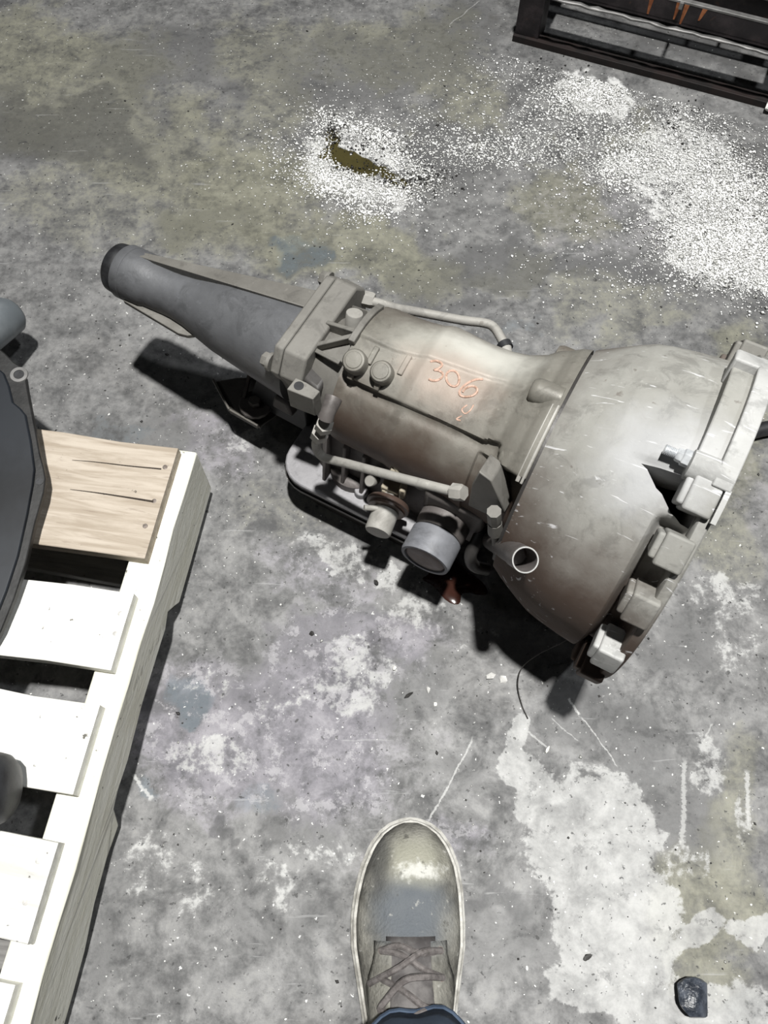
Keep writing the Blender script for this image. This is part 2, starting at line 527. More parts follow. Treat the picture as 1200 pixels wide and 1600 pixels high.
me = bpy.data.meshes.new('floor')
ny, nx = X.shape
V = np.stack([X, Y, np.zeros_like(X)], -1).reshape(-1, 3)
idx = np.arange(ny * nx).reshape(ny, nx)
Q = np.stack([idx[:-1, :-1], idx[:-1, 1:], idx[1:, 1:], idx[1:, :-1]], -1).reshape(-1, 4)
me.vertices.add(len(V))
me.vertices.foreach_set('co', V.ravel())
me.loops.add(Q.size)
me.loops.foreach_set('vertex_index', Q.ravel().astype(np.int32))
me.polygons.add(len(Q))
me.polygons.foreach_set('loop_start', np.arange(0, Q.size, 4, dtype=np.int32))
me.update()
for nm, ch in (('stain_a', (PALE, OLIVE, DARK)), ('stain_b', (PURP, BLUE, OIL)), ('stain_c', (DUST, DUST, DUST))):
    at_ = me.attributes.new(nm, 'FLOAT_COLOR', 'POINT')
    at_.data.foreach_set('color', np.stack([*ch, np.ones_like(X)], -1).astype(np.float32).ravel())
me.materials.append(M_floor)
floor = bpy.data.objects.new('floor', me)
COL.objects.link(floor)
tag(floor, 'stained grey concrete workshop floor', kind='structure')

# ------------------------------------------------------------------ gearbox materials
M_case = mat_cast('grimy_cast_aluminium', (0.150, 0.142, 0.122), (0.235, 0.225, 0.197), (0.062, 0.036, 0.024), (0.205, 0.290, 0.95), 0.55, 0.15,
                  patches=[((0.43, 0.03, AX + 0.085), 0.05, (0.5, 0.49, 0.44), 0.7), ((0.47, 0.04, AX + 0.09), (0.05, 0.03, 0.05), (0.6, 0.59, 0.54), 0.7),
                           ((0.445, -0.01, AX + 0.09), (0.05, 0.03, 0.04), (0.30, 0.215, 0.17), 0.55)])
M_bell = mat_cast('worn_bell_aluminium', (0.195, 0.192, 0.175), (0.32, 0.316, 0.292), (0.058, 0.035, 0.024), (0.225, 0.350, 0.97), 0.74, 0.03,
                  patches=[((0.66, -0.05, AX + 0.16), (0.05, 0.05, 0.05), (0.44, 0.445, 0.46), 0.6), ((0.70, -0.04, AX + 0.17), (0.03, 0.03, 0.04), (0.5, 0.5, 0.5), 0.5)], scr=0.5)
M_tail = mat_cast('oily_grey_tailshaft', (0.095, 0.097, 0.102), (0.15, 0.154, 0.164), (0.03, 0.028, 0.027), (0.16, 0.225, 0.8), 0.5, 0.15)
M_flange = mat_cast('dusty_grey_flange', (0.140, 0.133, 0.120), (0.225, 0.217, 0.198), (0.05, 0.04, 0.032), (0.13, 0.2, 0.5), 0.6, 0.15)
M_raw = mat_cast('bare_machined_alloy', (0.32, 0.32, 0.31), (0.48, 0.48, 0.47), (0.2, 0.18, 0.16), None, 0.62, 0.05, scr=0.6)
M_dustm = mat_cast('dust_coated_fitting', (0.25, 0.24, 0.22), (0.40, 0.388, 0.36), (0.12, 0.1, 0.08), None, 0.62, 0.1)
M_pan = mat_cast('black_oily_pan_steel', (0.016, 0.014, 0.013), (0.035, 0.03, 0.028), (0.02, 0.012, 0.01), None, 0.42, 0.2)
M_panrim = mat_cast('pan_rim_grey', (0.16, 0.155, 0.165), (0.33, 0.325, 0.335), (0.04, 0.035, 0.03), None, 0.5, 0.2)
M_dark = mat_cast('dark_greasy_iron', (0.03, 0.028, 0.027), (0.075, 0.07, 0.066), (0.03, 0.02, 0.015), None, 0.5, 0.2)
M_skirt = mat_cast('greasy_lower_case', (0.085, 0.075, 0.07), (0.18, 0.165, 0.16), (0.035, 0.025, 0.02), (0.07, 0.16, 0.4), 0.5, 0.2)
M_servo = mat_cast('servo_grey', (0.15, 0.155, 0.17), (0.25, 0.255, 0.275), (0.06, 0.045, 0.04), None, 0.6, 0.1)
M_face = mat_cast('brown_servo_cover', (0.05, 0.032, 0.026), (0.11, 0.075, 0.06), (0.03, 0.02, 0.015), None, 0.4, 0.1)
M_tan = mat_cast('tan_dusty_plastic', (0.32, 0.28, 0.21), (0.5, 0.45, 0.35), (0.1, 0.08, 0.06), None, 0.6, 0.0)
M_rubber = mat_plain('black_rubber', (0.010, 0.010, 0.011), (0.026, 0.027, 0.03), 40, 0.5)
M_zinc = mat_plain('zinc_stud', (0.5, 0.52, 0.54), (0.75, 0.77, 0.79), 90, 0.3, 0.35)
kc = NT('orange_chalk')
M_chalk = kc.done(kc.mix(kc.step(kc.noise(240, 4, 0.7), 0.4, 0.6), (0.36, 0.235, 0.175), (0.58, 0.39, 0.31)), 0.9)

# ------------------------------------------------------------------ gearbox
G = thing('automatic_gearbox', (T0.x, T0.y, 0), 'greasy grey automatic gearbox with wide bell housing, chalked 306, lying on the concrete', 'gearbox', math.atan2(GA.y, GA.x))
OFF = (0, 0, AX)


def gp(mb, name, mat, parent=None, label=None, **kw):
    o = mb.build(name, mat, parent or G, OFF, **kw)
    if label:
        o['label'] = label
    return o


# tail housing
tl = MB()
tl.lathe([(0.0, 0.030), (0.0, 0.0325), (0.002, 0.034), (0.0118, 0.034), (0.0125, 0.0332), (0.0138, 0.0332), (0.0145, 0.0340), (0.040, 0.0335), (0.046, 0.0312), (0.075, 0.0305), (0.085, 0.0308),
          (0.105, 0.0335), (0.125, 0.0385), (0.15, 0.0445), (0.18, 0.0488), (0.215, 0.0538), (0.245, 0.0575), (0.262, 0.060)], (0, 0, 0), (1, 0, 0), 56)
tail = gp(tl, 'tail_housing', M_tail)
web = MB()
wa, wb = g_y(217, 401, 0.006), g_y(470, 477, 0.018)
zt = lambda s: wa.z + (s - wa.x) * (wb.z - wa.z) / (wb.x - wa.x)
web.prism([(0.016, 0.006, 0.02), (0.258, 0.018, 0.02), (0.258, 0.018, zt(0.258)), (0.016, 0.006, zt(0.016))],
          [(0.016, 0.012, 0.02), (0.258, 0.044, 0.02), (0.258, 0.050, zt(0.258) - 0.006), (0.016, 0.016, zt(0.016) - 0.004)])
gp(web, 'top_web', M_flange, tail, bevel=0.001)
web2 = MB()
w2 = [(0.018, -0.02), (0.018, -0.0345), (0.106, -0.0435), (0.118, -0.041), (0.135, -0.028)]
web2.prism([(a, b, -0.014) for a, b in w2], [(a, b, -0.008) for a, b in w2])
gp(web2, 'side_web', M_flange, tail, bevel=0.0008)
web3 = MB()
web3.prism([(0.04, -0.004, -0.02), (0.262, -0.004, -0.02), (0.262, -0.004, -0.066), (0.06, -0.004, -0.05)], [(0.04, 0.004, -0.02), (0.262, 0.004, -0.02), (0.262, 0.004, -0.066), (0.06, 0.004, -0.05)])
gp(web3, 'bottom_web', M_tail, tail)
sl = MB().lathe([(-0.016, 0.018), (-0.016, 0.0275), (-0.013, 0.0305), (-0.003, 0.0318), (0.0, 0.0312), (0.0, 0.02)], (0, 0, 0), (1, 0, 0), 48)
gp(sl, 'output_seal', M_rubber, label='black rubber output seal')

# flange pair between tail and case
fl = [(-0.047, 0.0665), (0.064, 0.0665), (0.083, 0.046), (0.085, -0.03), (0.06, -0.068), (-0.030, -0.066), (-0.044, -0.03), (-0.054, 0.012), (-0.064, 0.040)]
f1, f2 = MB(), MB()
f1.prism([(0.256, y, z) for y, z in fl], [(0.2672, y, z) for y, z in fl])
f2.prism([(0.2685, y * 1.02, z * 1.03) for y, z in fl], [(0.296, y, z) for y, z in fl])
gp(f1, 'tail_flange', M_flange, bevel=0.002)
gp(f2, 'rear_case_flange', M_flange, bevel=0.003, seg=3)
for (y, z) in ((-0.056, 0.046), (0.070, 0.05), (-0.030, -0.050), (0.066, -0.045)):
    b = MB()
    b.lathe([(0, 0.0105), (0.004, 0.0105)], (0.256, y, z), (-1, 0, 0), 20)
    b.hexa((0.252, y, z), (-1, 0, 0), 0.0085, 0.008)
    gp(b, 'flange_bolt', M_flange)

# rear neck of the case with its ribs
nk = MB()
nk.lathe([(0.29, 0.055), (0.296, 0.058), (0.31, 0.062), (0.34, 0.072)], (0, 0, 0), (1, 0, 0), 48)
neck = gp(nk, 'rear_neck', M_flange)


def rib(p0, p1, h, th, mat=M_flange, parent=None, name='rib'):
    p0, p1 = Vector(p0), Vector(p1)
    up = Vector((0, (p0.y + p1.y) / 2, (p0.z + p1.z) / 2)).normalized()
    d = (p1 - p0).normalized()
    sd = d.cross(up).normalized() * th / 2
    lo = [p0 - sd - up * h, p0 + sd - up * h, p1 + sd - up * h, p1 - sd - up * h]
    hi = [p0 - sd, p0 + sd, p1 + sd, p1 - sd]
    return gp(MB().prism(lo, hi), name, mat, parent, bevel=0.001)


for (a, b_, r0, r1) in (((532, 463), (549, 494), 0.069, 0.077), ((503, 499), (562, 518), 0.068, 0.083), ((484, 537), (553, 523), 0.067, 0.083), ((491, 546), (530, 566), 0.066, 0.084), ((545, 470), (578, 486), 0.071, 0.084)):
    s0, t0 = g_r(*a, r0)
    s1, t1 = g_r(*b_, r1)
    rib(cyl(max(s0, 0.29), t0, r0), cyl(s1, t1, r1), 0.016, 0.005, parent=neck)
s0, t0 = g_r(554, 490, 0.08)
bm_ = MB().lathe([(-0.02, 0.009), (0.0, 0.0095), (0.001, 0.009)], cyl(s0, t0, 0.08), cyl(0, t0, 1), 24)
gp(bm_, 'rib_bolt', M_dustm)

# main case: a barrel whose upper shell stands proud of the lower one along a wavy ridge
R_case = [(0.335, 0.076), (0.345, 0.0775), (0.385, 0.078), (0.405, 0.079), (0.415, 0.082), (0.46, 0.083), (0.485, 0.0845), (0.503, 0.088), (0.521, 0.096), (0.535, 0.108), (0.547, 0.120), (0.553, 0.1235), (0.562, 0.1255)]
RIDGE = [(0.335, 63), (0.343, 60), (0.348, 56), (0.372, 55.2), (0.384, 54.6), (0.45, 54.8), (0.507, 55.6), (0.514, 57.5), (0.524, 58), (0.527, 52), (0.533, 48), (0.56, 47)]
CREASE = [(0.335, 87.5), (0.38, 86.8), (0.415, 91), (0.497, 95), (0.519, 93), (0.53, 96), (0.562, 100)]


def r_case(s, a):
    r = lerp_tab(R_case, s)
    rd, cr = lerp_tab(RIDGE, s), lerp_tab(CREASE, s)
    fade = 1 - sm(s, 0.53, 0.55)
    r += 0.0065 * sm(a, rd - 0.5, rd + 0.6) * (1 - sm(a, 196, 204)) * max(fade, 0.25)
    r += 0.0028 * sm(a, cr - 1.2, cr + 1.2) * (1 - sm(a, 150, 170)) * fade
    r += 0.004 * math.exp(-((s - 0.418) / 0.03) ** 2 - ((a - 130) / 22) ** 2)
    if a < rd:
        r -= 0.003 * math.exp(-((a - rd + 4) / 5) ** 2) * fade
        r += 0.0035 * sm(s, 0.36, 0.42) * (1 - sm(s, 0.47, 0.52)) * sm(a, -25, 25)
    # scoop in the flare under the ridge
    if s > 0.505 and a < 50:
        lim = 0.086 + 0.005 * sm(s, 0.50, 0.56)
        r = r + (min(r, lim) - r) * (1 - sm(a, 45.5, 48.5)) * sm(a, -150, -140)
    return r


cs = MB()
angs = [(-160 + k * 1.0) for k in range(360)]
ss = list(np.linspace(0.335, 0.562, 128))
rows = [[cyl(s, a, r_case(s, a)) for a in angs] for s in ss]
rows = [[cyl(0.335, a, 0.045) for a in angs]] + rows + [[cyl(0.562, a, 0.10) for a in angs]]
cs.grid(rows, closed=True)
case = gp(cs, 'main_case', M_case, angle=50)

for (p, hgt, r0) in (((553, 563), 0.013, 0.0130), ((595, 580), 0.012, 0.0122)):
    s0, t0 = g_r(p[0], p[1], 0.098)
    b = MB()
    b.lathe([(-0.025, r0 * 0.98), (hgt - 0.003, r0), (hgt, r0 * 0.86), (hgt + 0.0004, r0 * 0.7), (hgt + 0.0012, r0 * 0.66), (hgt + 0.0016, r0 * 0.3)], cyl(s0, t0, 0.086), cyl(0, t0, 1), 32)
    bo = gp(b, 'anchor_boss', M_case, case)
    rib(cyl(s0, t0 - 12, 0.088), cyl(s0, t0 - 4, 0.094), 0.012, 0.006, M_case, case)
for (s_, a0_, a1_) in ((0.362, 70, 84), (0.397, 72, 88)):
    gp(MB().sector(s_ - 0.003, s_ + 0.003, a0_, a1_, 0.075, 0.0875, 6), 'case_rib', M_case, case, bevel=0.001)
ed = MB().sector(0.331, 0.3385, 79, 124, 0.07, 0.0905, 14)
gp(ed, 'case_lip', M_flange, case, bevel=0.001)
for (p, r0, rr) in (((846, 608), 0.120, 0.0135), ((795, 716), 0.106, 0.0130)):
    s0, t0 = g_r(p[0], p[1], r0)
    o_ = cyl(s0 + 0.002, t0, r0 - 0.006)
    b = MB().lathe([(-0.012, rr * 0.35), (-0.0115, rr * 0.7), (-0.009, rr * 0.92), (-0.004, rr), (0.02, rr)], o_, (1, 0, 0.06), 28)
    gp(b, 'case_boss', M_case, case)
ear = MB().lathe([(-0.016, 0.006), (-0.015, 0.011), (-0.01, 0.013), (0.02, 0.013)], cyl(0.542, 146, 0.108), (1, 0, 0), 24)
gp(ear, 'case_boss', M_case, case)
rg = MB().lathe([(0.5615, 0.10), (0.5615, 0.1225), (0.5655, 0.1225), (0.5655, 0.10)], (0, 0, 0), (1, 0, 0), 80)
gp(rg, 'seam_gasket', M_dark)

for (s_a, s_b, r_) in ((0.5535, 0.5575, 0.1255), (0.5585, 0.5612, 0.1272)):
    gp(MB().sector(s_a, s_b, 46, 84, r_ - 0.012, r_, 22), 'seam_band', M_dustm, case, bevel=0.0006)
# bell housing
R_bell = [(0.5652, 0.1285), (0.572, 0.1325), (0.586, 0.1405), (0.602, 0.149), (0.618, 0.1565), (0.632, 0.160), (0.66, 0.1645), (0.687, 0.1675), (0.70, 0.170), (0.712, 0.172)]


def r_bell(s, a):
    r = lerp_tab(R_bell, s)
    r += 0.004 * sm(s, 0.63, 0.66) * sm(a, 71.5, 73.5) * (1 - sm(a, 84, 97))
    r -= 0.018 * sm(s, 0.676, 0.688) * (1 - sm(a, 56, 60)) * (1 - sm(s, 0.7, 0.71) * 0.5)
    r += 0.0012 * math.sin(a * 0.11) * sm(s, 0.58, 0.62)
    return r


bl = MB()
rows = [[cyl(0.5652, a, 0.11) for a in angs]]
rows += [[cyl(s, a, r_bell(s, a)) for a in angs] for s in np.linspace(0.5652, 0.712, 84)]
rows += [[cyl(s, a, r) for a in angs] for s, r in ((GL, 0.172), (GL, 0.160), (0.709, 0.158), (0.700, 0.128), (0.685, 0.105), (0.60, 0.09), (0.585, 0.05))]
bl.grid(rows, closed=True)
bl.add(rows[0], [tuple(range(360))])
bl.add(rows[-1], [tuple(range(360))])
bell = gp(bl, 'bell_housing', M_bell, angle=45)
bmw = bmesh.new()
bmw.from_mesh(bell.data)
bmesh.ops.remove_doubles(bmw, verts=bmw.verts, dist=1e-6)
bmesh.ops.recalc_face_normals(bmw, faces=bmw.faces)
bmw.to_mesh(bell.data)
bmw.free()
hole = [(0.648, 70.6), (0.672, 71.6), (0.7065, 72.2), (0.7065, 58.5), (0.699, 58.8), (0.688, 60.5), (0.668, 65.5)]   # inspection opening beside the stud
cut = MB().prism([cyl(s_, a_, 0.095) for s_, a_ in hole], [cyl(s_, a_, 0.20) for s_, a_ in hole]).build('cutter', M_bell, G, OFF)
bo_ = bell.modifiers.new('opening', 'BOOLEAN')
bo_.operation = 'DIFFERENCE'
bo_.solver = 'EXACT'
bo_.object = cut
bpy.context.view_layer.update()
me2 = bpy.data.meshes.new_from_object(bell.evaluated_get(bpy.context.evaluated_depsgraph_get()))
bell.modifiers.clear()
if len(me2.polygons) > 1000:
    bell.data = me2
me2 = bell.data
me2.polygons.foreach_set('use_smooth', [True] * len(me2.polygons))
me2.set_sharp_from_angle(angle=rad(40))
bpy.data.objects.remove(cut)
rim = MB()
rim.lathe([(0.7075, 0.165), (0.7075, 0.182), (0.709, 0.184), (GL - 0.0015, 0.184), (GL, 0.1825), (GL, 0.165)], (0, 0, 0), (1, 0, 0), 120)
gp(rim, 'flange_rim', M_bell, bell)
# bolt lugs round the flange
for i, a in enumerate((67.2, 51.5, 33.0, 9.5, -12, -38, -75, -110, -140, -165, 165, 140)):
    hw = 4.7
    lg = MB()
    lg.sector(0.690, GL - 0.004, a - hw, a + hw, 0.158, 0.1925, 5)
    lg.sector(0.6845, 0.692, a - hw * 0.8, a + hw * 0.8, 0.160, 0.1885, 5)
    gp(lg, 'flange_lug', M_bell if a not in (9.5,) else M_raw, bell, bevel=0.0025, seg=3)
# recessed tray on the flange, upper side
tr = MB().sector(0.684, GL - 0.001, 73, 116, 0.166, 0.1855, 24)
tray = gp(tr, 'flange_tray', M_bell, bell, bevel=0.0015)
gp(MB().sector(0.7035, GL + 0.001, 70.5, 116.8, 0.17, 0.1945, 26), 'tray_rim', M_raw, bell, bevel=0.0012)
gp(MB().sector(0.682, GL + 0.001, 110.5, 116.8, 0.166, 0.1945, 6), 'tray_end', M_raw, bell, bevel=0.0025, seg=3)
bs = MB().lathe([(0.681, 0.010), (0.682, 0.0135), (0.70, 0.014), (GL, 0.014)], cyl(0, 74.3, 0.1815), (1, 0, 0), 32)
gp(bs, 'tray_boss', M_raw, bell)
gp(MB().sector(GL - 0.003, GL + 0.0015, 62, 71, 0.175, 0.194, 8), 'rim_tongue', M_raw, bell, label='bright bare metal edge of the flange')
st = MB()
o_ = cyl(0.681, 75.5, 0.181)
st.hexa(o_, (-1, 0, 0), 0.0078, 0.0065)
st.hexa(o_ + Vector((-0.0015, 0, 0)), (-1, 0, 0), 0.0062, 0.010)
th_ = []
for k in range(12):
    th_ += [(0.006 + k * 0.0014, 0.0046), (0.0067 + k * 0.0014, 0.0039)]
st.lathe(th_, o_, (-1, 0, 0), 20)
gp(st, 'threaded_stud', M_zinc, label='shiny zinc stud and nut')

# valve skirt, rail and oil pan
PC = [(0.264, 0.500, 0.108)]


def rrect(s0, s1, y0, y1, r, n=7):
    out = []
    for (cx, cy, a0) in ((s1 - r, y1 - r, 0), (s0 + r, y1 - r, 90), (s0 + r, y0 + r, 180), (s1 - r, y0 + r, 270)):
        for k in range(n):
            a = rad(a0 + 90 * k / (n - 1))
            out.append((cx + r * math.cos(a), cy + r * math.sin(a)))
    return out


o1 = rrect(0.262, 0.502, -0.1095, 0.1095, 0.042)
o2 = rrect(0.264, 0.500, -0.1075, 0.1075, 0.040)
oi = rrect(0.272, 0.492, -0.100, 0.100, 0.040)
ob = rrect(0.280, 0.484, -0.093, 0.093, 0.036)
ob2 = rrect(0.286, 0.478, -0.087, 0.087, 0.034)
pn = MB()
lv = [(ob2, -AX), (ob, -AX + 0.005), (oi, -0.136), (o1, -0.1345), (o1, -0.1285)]
for i in range(len(lv) - 1):
    pass
pn.grid([[(x, y, z) for x, y in ring] for ring, z in lv], closed=True)
pn.add([(x, y, -AX) for x, y in ob2], [tuple(range(len(ob2)))])
pan = gp(pn, 'oil_pan', M_pan, angle=40)
gk = MB().prism([(x, y, -0.1285) for x, y in o2], [(x, y, -0.126) for x, y in o2])
gp(gk, 'pan_gasket', M_rubber, pan)
rl = MB().prism([(x, y, -0.126) for x, y in o2], [(x, y, -0.117) for x, y in o2])
rail = gp(rl, 'pan_rail', M_panrim, bevel=0.002)
sk = MB()
lo_ = rrect(0.296, 0.486, -0.074, 0.074, 0.03)
hi_ = rrect(0.30, 0.49, -0.060, 0.060, 0.03)
sk.prism([(x, y, -0.118) for x, y in lo_], [(x, y, -0.03) for x, y in hi_])
gp(sk, 'case_skirt', M_skirt, bevel=0.003)
for s_, y_ in ((0.326, -0.070), (0.352, -0.070), (0.378, -0.070), (0.470, -0.068)):
    gp(MB().prism([(s_ - 0.0025, y_ - 0.018, -0.117), (s_ + 0.0025, y_ - 0.018, -0.117), (s_ + 0.0025, -0.05, -0.117), (s_ - 0.0025, -0.05, -0.117)],
                  [(s_ - 0.0025, y_ - 0.004, -0.035), (s_ + 0.0025, y_ - 0.004, -0.035), (s_ + 0.0025, -0.05, -0.03), (s_ - 0.0025, -0.05, -0.03)]), 'skirt_rib', M_skirt, bevel=0.0015)
p = g_h(545, 742, -0.10)
ds = MB().lathe([(-0.02, 0.033), (0.002, 0.032), (0.006, 0.026), (0.007, 0.012)], (p.x, p.y + 0.018, -0.107), (0, 0, 1), 36)
gp(ds, 'accumulator_boss', M_skirt)
# pan bolts along the rail
spots = [g_h(565, 771, -0.117)]
spots = [(spots[0].x, spots[0].y)] + [(0.335, -0.099), (0.44, -0.099), (0.285, -0.078), (0.271, -0.03), (0.271, 0.03), (0.30, 0.097), (0.36, 0.099), (0.42, 0.099), (0.48, 0.09), (0.492, 0.03), (0.492, -0.04)]
for i, (x, y) in enumerate(spots):
    b = MB()
    if i == 0:
        b.lathe([(0, 0.0085), (0.0095, 0.0085), (0.0105, 0.0075)], (x, y, -0.117), (0, 0, 1), 24)
    else:
        b.hexa((x, y, -0.1345), (0, 0, -1), 0.0062, 0.005)
    gp(b, 'pan_bolt', M_panrim if i == 0 else M_dark, rail if i == 0 else pan)

# modulator with collar, connector and clip
yv = -0.078
pm0, pm1 = g_h(610, 780, yv), g_h(590, 830, yv)
dr = (pm1 - pm0).normalized()
dr = Vector((dr.x, dr.y, -0.05)).normalized()
md = MB().lathe([(-0.03, 0.012), (0.0, 0.013), (0.006, 0.0158), (0.012, 0.0158), (0.043, 0.0158), (0.045, 0.0145), (0.045, 0.006)], pm0, dr, 32)
mod = gp(md, 'vacuum_modulator', M_dustm)
gp(MB().lathe([(0.004, 0.020), (0.004, 0.0245), (0.007, 0.0262), (0.0105, 0.0262), (0.0115, 0.0225), (0.015, 0.0225), (0.016, 0.018)], pm0, dr, 40), 'modulator_collar', M_face, mod)
pc = g_y(569, 793, -0.118)
gp(MB().tube([pc, pc + Vector((0.016, 0.010, -0.006)), pc + Vector((0.026, 0.014, -0.012))], 0.0034, 10), 'hose_nipple', M_dustm, mod)
cb = MB()
for (px, py, y, sz, rz) in ((612, 762, -0.078, (0.022, 0.016, 0.018), 0.1), (604, 765, -0.080, (0.006, 0.016, 0.02), 0.0), (630, 766, -0.080, (0.008, 0.014, 0.022), 0.3)):
    q = g_y(px, py, y)
    cb.box(q, sz, Matrix.Rotation(rz, 3, 'Z'))
gp(cb, 'wire_clip', M_tan, mod, label='tan wire clip', bevel=0.002)
lv_ = MB()
q0, q1, q2, q3 = g_y(625, 741, -0.082), g_y(619, 722, -0.078), g_y(610, 733, -0.084), g_y(629, 739, -0.080)
lv_.tube([q0, q1], [0.006, 0.0045], 10)
lv_.tube([q3, q2], [0.005, 0.004], 10)
gp(lv_, 'switch_lever', M_tan)
for (px, py, y, rr) in ((578, 752, -0.085, 0.007), (660, 750, -0.07, 0.012), (702, 754, -0.07, 0.006)):
    q = g_y(px, py, y)
    q.z = min(q.z, 0.0)
    gp(MB().lathe([(-0.02, rr), (0.0, rr), (0.002, rr * 0.8)], q, (0, -0.6, 0.8), 20), 'case_plug', M_dustm)

# servo
sv = Vector((0.492, -0.086, -0.068))
svd = Vector((0.02, -1, 0.0)).normalized()
sb = MB().lathe([(0.02, 0.022), (0.0225, 0.0285), (0.024, 0.0300), (0.053, 0.0300), (0.056, 0.029), (0.056, 0.0255), (0.052, 0.0248), (0.052, 0.01)], sv, svd, 48)
servo = gp(sb, 'servo_housing', M_servo)
gp(MB().lathe([(0.048, 0.0248), (0.0535, 0.0246), (0.055, 0.022), (0.055, 0.01)], sv, svd, 44), 'servo_cover', M_face, servo)
gp(MB().lathe([(-0.03, 0.03), (0.012, 0.0305), (0.018, 0.029), (0.0205, 0.027), (0.0205, 0.01)], sv, svd, 44), 'servo_neck', M_skirt, servo)
sh = MB().prism([(0.452, -0.03, 0.0), (0.545, -0.03, 0.0), (0.545, -0.03, -0.11), (0.452, -0.03, -0.11)], [(0.462, -0.088, -0.02), (0.535, -0.088, -0.02), (0.535, -0.085, -0.10), (0.462, -0.085, -0.10)])
gp(sh, 'servo_saddle', M_skirt, bevel=0.006, seg=3)

# cooler lines
yl = -0.10
near = [(518, 620), (511, 645), (507, 661)]
nut1, nut2 = g_y(507, 664, yl), g_y(500, 677, yl)
line = [g_y(*q, yl) for q in ((498, 684), (494, 692), (495, 701), (501, 711), (513, 717))] + [g_y(545, 725, -0.102), g_y(600, 740, -0.103), g_y(650, 753, -0.102), g_y(708, 768, yl)]
cl = gp(MB().tube(curve_pts(line, 6), 0.0052, 14), 'cooler_line', M_dustm, label='dusty grey steel cooler pipe on the near side')
b = MB()
b.tube([g_y(521, 622, -0.080), g_y(512, 645, -0.096), g_y(509, 654, yl)], [0.0095, 0.0078, 0.0085], 18)
gp(b, 'pipe_elbow', M_skirt, cl)
for q, a in ((nut1, g_y(504, 670, yl)), (nut2, g_y(497, 684, yl))):
    d_ = a - q
    gp(MB().hexa(q - d_ * 0.35, d_, 0.0098, d_.length * 1.25), 'pipe_nut', M_dustm, cl)
q0, q1 = g_y(708, 768, yl), g_y(731, 771, yl)
gp(MB().hexa(q0, q1 - q0, 0.0092, (q1 - q0).length * 0.75), 'pipe_nut', M_dustm, cl)
far = [g_h(*q, z) for q, z in (((566, 468), 0.03), ((592, 474), 0.03), ((620, 482), 0.02), ((650, 487), 0.01), ((720, 500), 0.0), ((758, 505), 0.0), ((772, 512), 0.0), ((782, 527), 0.0), ((789, 541), 0.0))]
c2 = gp(MB().tube(curve_pts(far, 6), 0.0056, 14), 'cooler_line', M_dustm, label='dusty grey steel cooler pipe on the far side')
d_ = far[-1] - far[-2]
gp(MB().lathe([(-0.004, 0.006), (-0.004, 0.0088), (0.004, 0.0088), (0.004, 0.006)], far[-1], d_, 24), 'pipe_ring', M_rubber, c2)
gp(MB().tube([far[-1], far[-1] + d_ * 2.5 + Vector((0, -0.02, 0.0))], 0.0075, 14), 'pipe_union', M_dustm, c2)
gp(MB().hexa(far[0] - Vector((0.008, 0, 0)), far[1] - far[0], 0.0095, 0.022), 'pipe_nut', M_dustm, c2)

# plate web with fitting and down pipe by the bell
yw = -0.100
pl_ = [g_y(*q, yw) for q in ((748, 737), (737, 757), (731, 790), (758, 803), (789, 801), (780, 778), (768, 752))]
w1 = MB().prism(pl_, [q + Vector((0.0, 0.03, -0.012)) for q in pl_])
gp(w1, 'web_plate', M_flange, bevel=0.0015)
yq = -0.112
fa, fb, fc = g_y(772, 799, yq), g_y(773, 816, yq), g_y(774, 831, yq)
dp = gp(MB().tube(curve_pts([fc, g_y(777, 855, -0.114), g_y(780, 880, -0.118), g_y(788, 898, -0.121), g_y(801, 911, -0.124)], 5), [0.0052] * 21, 12), 'down_pipe', M_flange)
gp(MB().hexa(fa, fb - fa, 0.0075, (fb - fa).length, 8), 'pipe_nut', M_flange, dp)
gp(MB().lathe([(0, 0.0072), ((fc - fb).length, 0.0080)], fb, fc - fb, 20), 'pipe_collar', M_flange, dp)
h0 = g_h(745, 846, -0.07)
gp(MB().tube(curve_pts([h0 + Vector((0.0, 0.03, 0.01)), h0, g_h(735, 868, -0.085), g_h(741, 884, -0.10), g_h(762, 890, -0.11)], 5), 0.0075, 12), 'breather_hose', M_dark)

# filler tube with open mouth
fe = Vector((0.598, -0.147, 0.066))
fe = g_y(821, 875, -0.157)
fs_ = g_y(781, 852, -0.106)
ft = MB()
dv = (fe - fs_).normalized()
L_ = (fe - fs_).length
ft.lathe([(-0.05, 0.0108), (L_ * 0.6, 0.0112), (L_ * 0.68, 0.0122), (L_ - 0.001, 0.0122), (L_, 0.0119), (L_, 0.0108), (L_ - 0.0005, 0.0106), (L_ - 0.045, 0.0104), (L_ - 0.046, 0.001)], fs_, dv, 36)
fill = gp(ft, 'filler_tube', M_skirt)
gp(MB().lathe([(L_ - 0.002, 0.0121), (L_ - 0.001, 0.0124), (L_ + 0.0003, 0.0122), (L_ + 0.0003, 0.0112), (L_ - 0.001, 0.0106)], fs_, dv, 36, cap=False), 'tube_lip', M_raw, fill)

# rear mount: drilled block on the flange, corner boss, bracket underneath
bk = MB()
zt_ = 0.046
top = [g_h(*q, zt_) for q in ((448, 608), (489, 624), (500, 611), (478, 597), (462, 590))]
bk.prism([q - Vector((0, 0, 0.034)) for q in top], top)
blk = gp(bk, 'mount_block', M_flange, bevel=0.001)
hc = g_h(467, 603, zt_)
gp(MB().lathe([(-0.01, 0.0055), (0.0006, 0.0055)], hc, (0, 0, 1), 24), 'bolt_hole', M_rubber, blk)
bk2 = MB()
top2 = [g_h(*q, zt_ - 0.004) for q in ((466, 587), (497, 612), (523, 575), (502, 562), (476, 572))]
bk2.prism([q - Vector((0, 0, 0.05)) for q in top2], top2)
gp(bk2, 'mount_saddle', M_dark, bevel=0.005, seg=3)
bk3 = MB()
top3 = [g_h(*q, 0.034) for q in ((440, 556), (461, 556), (461, 578), (441, 578))]
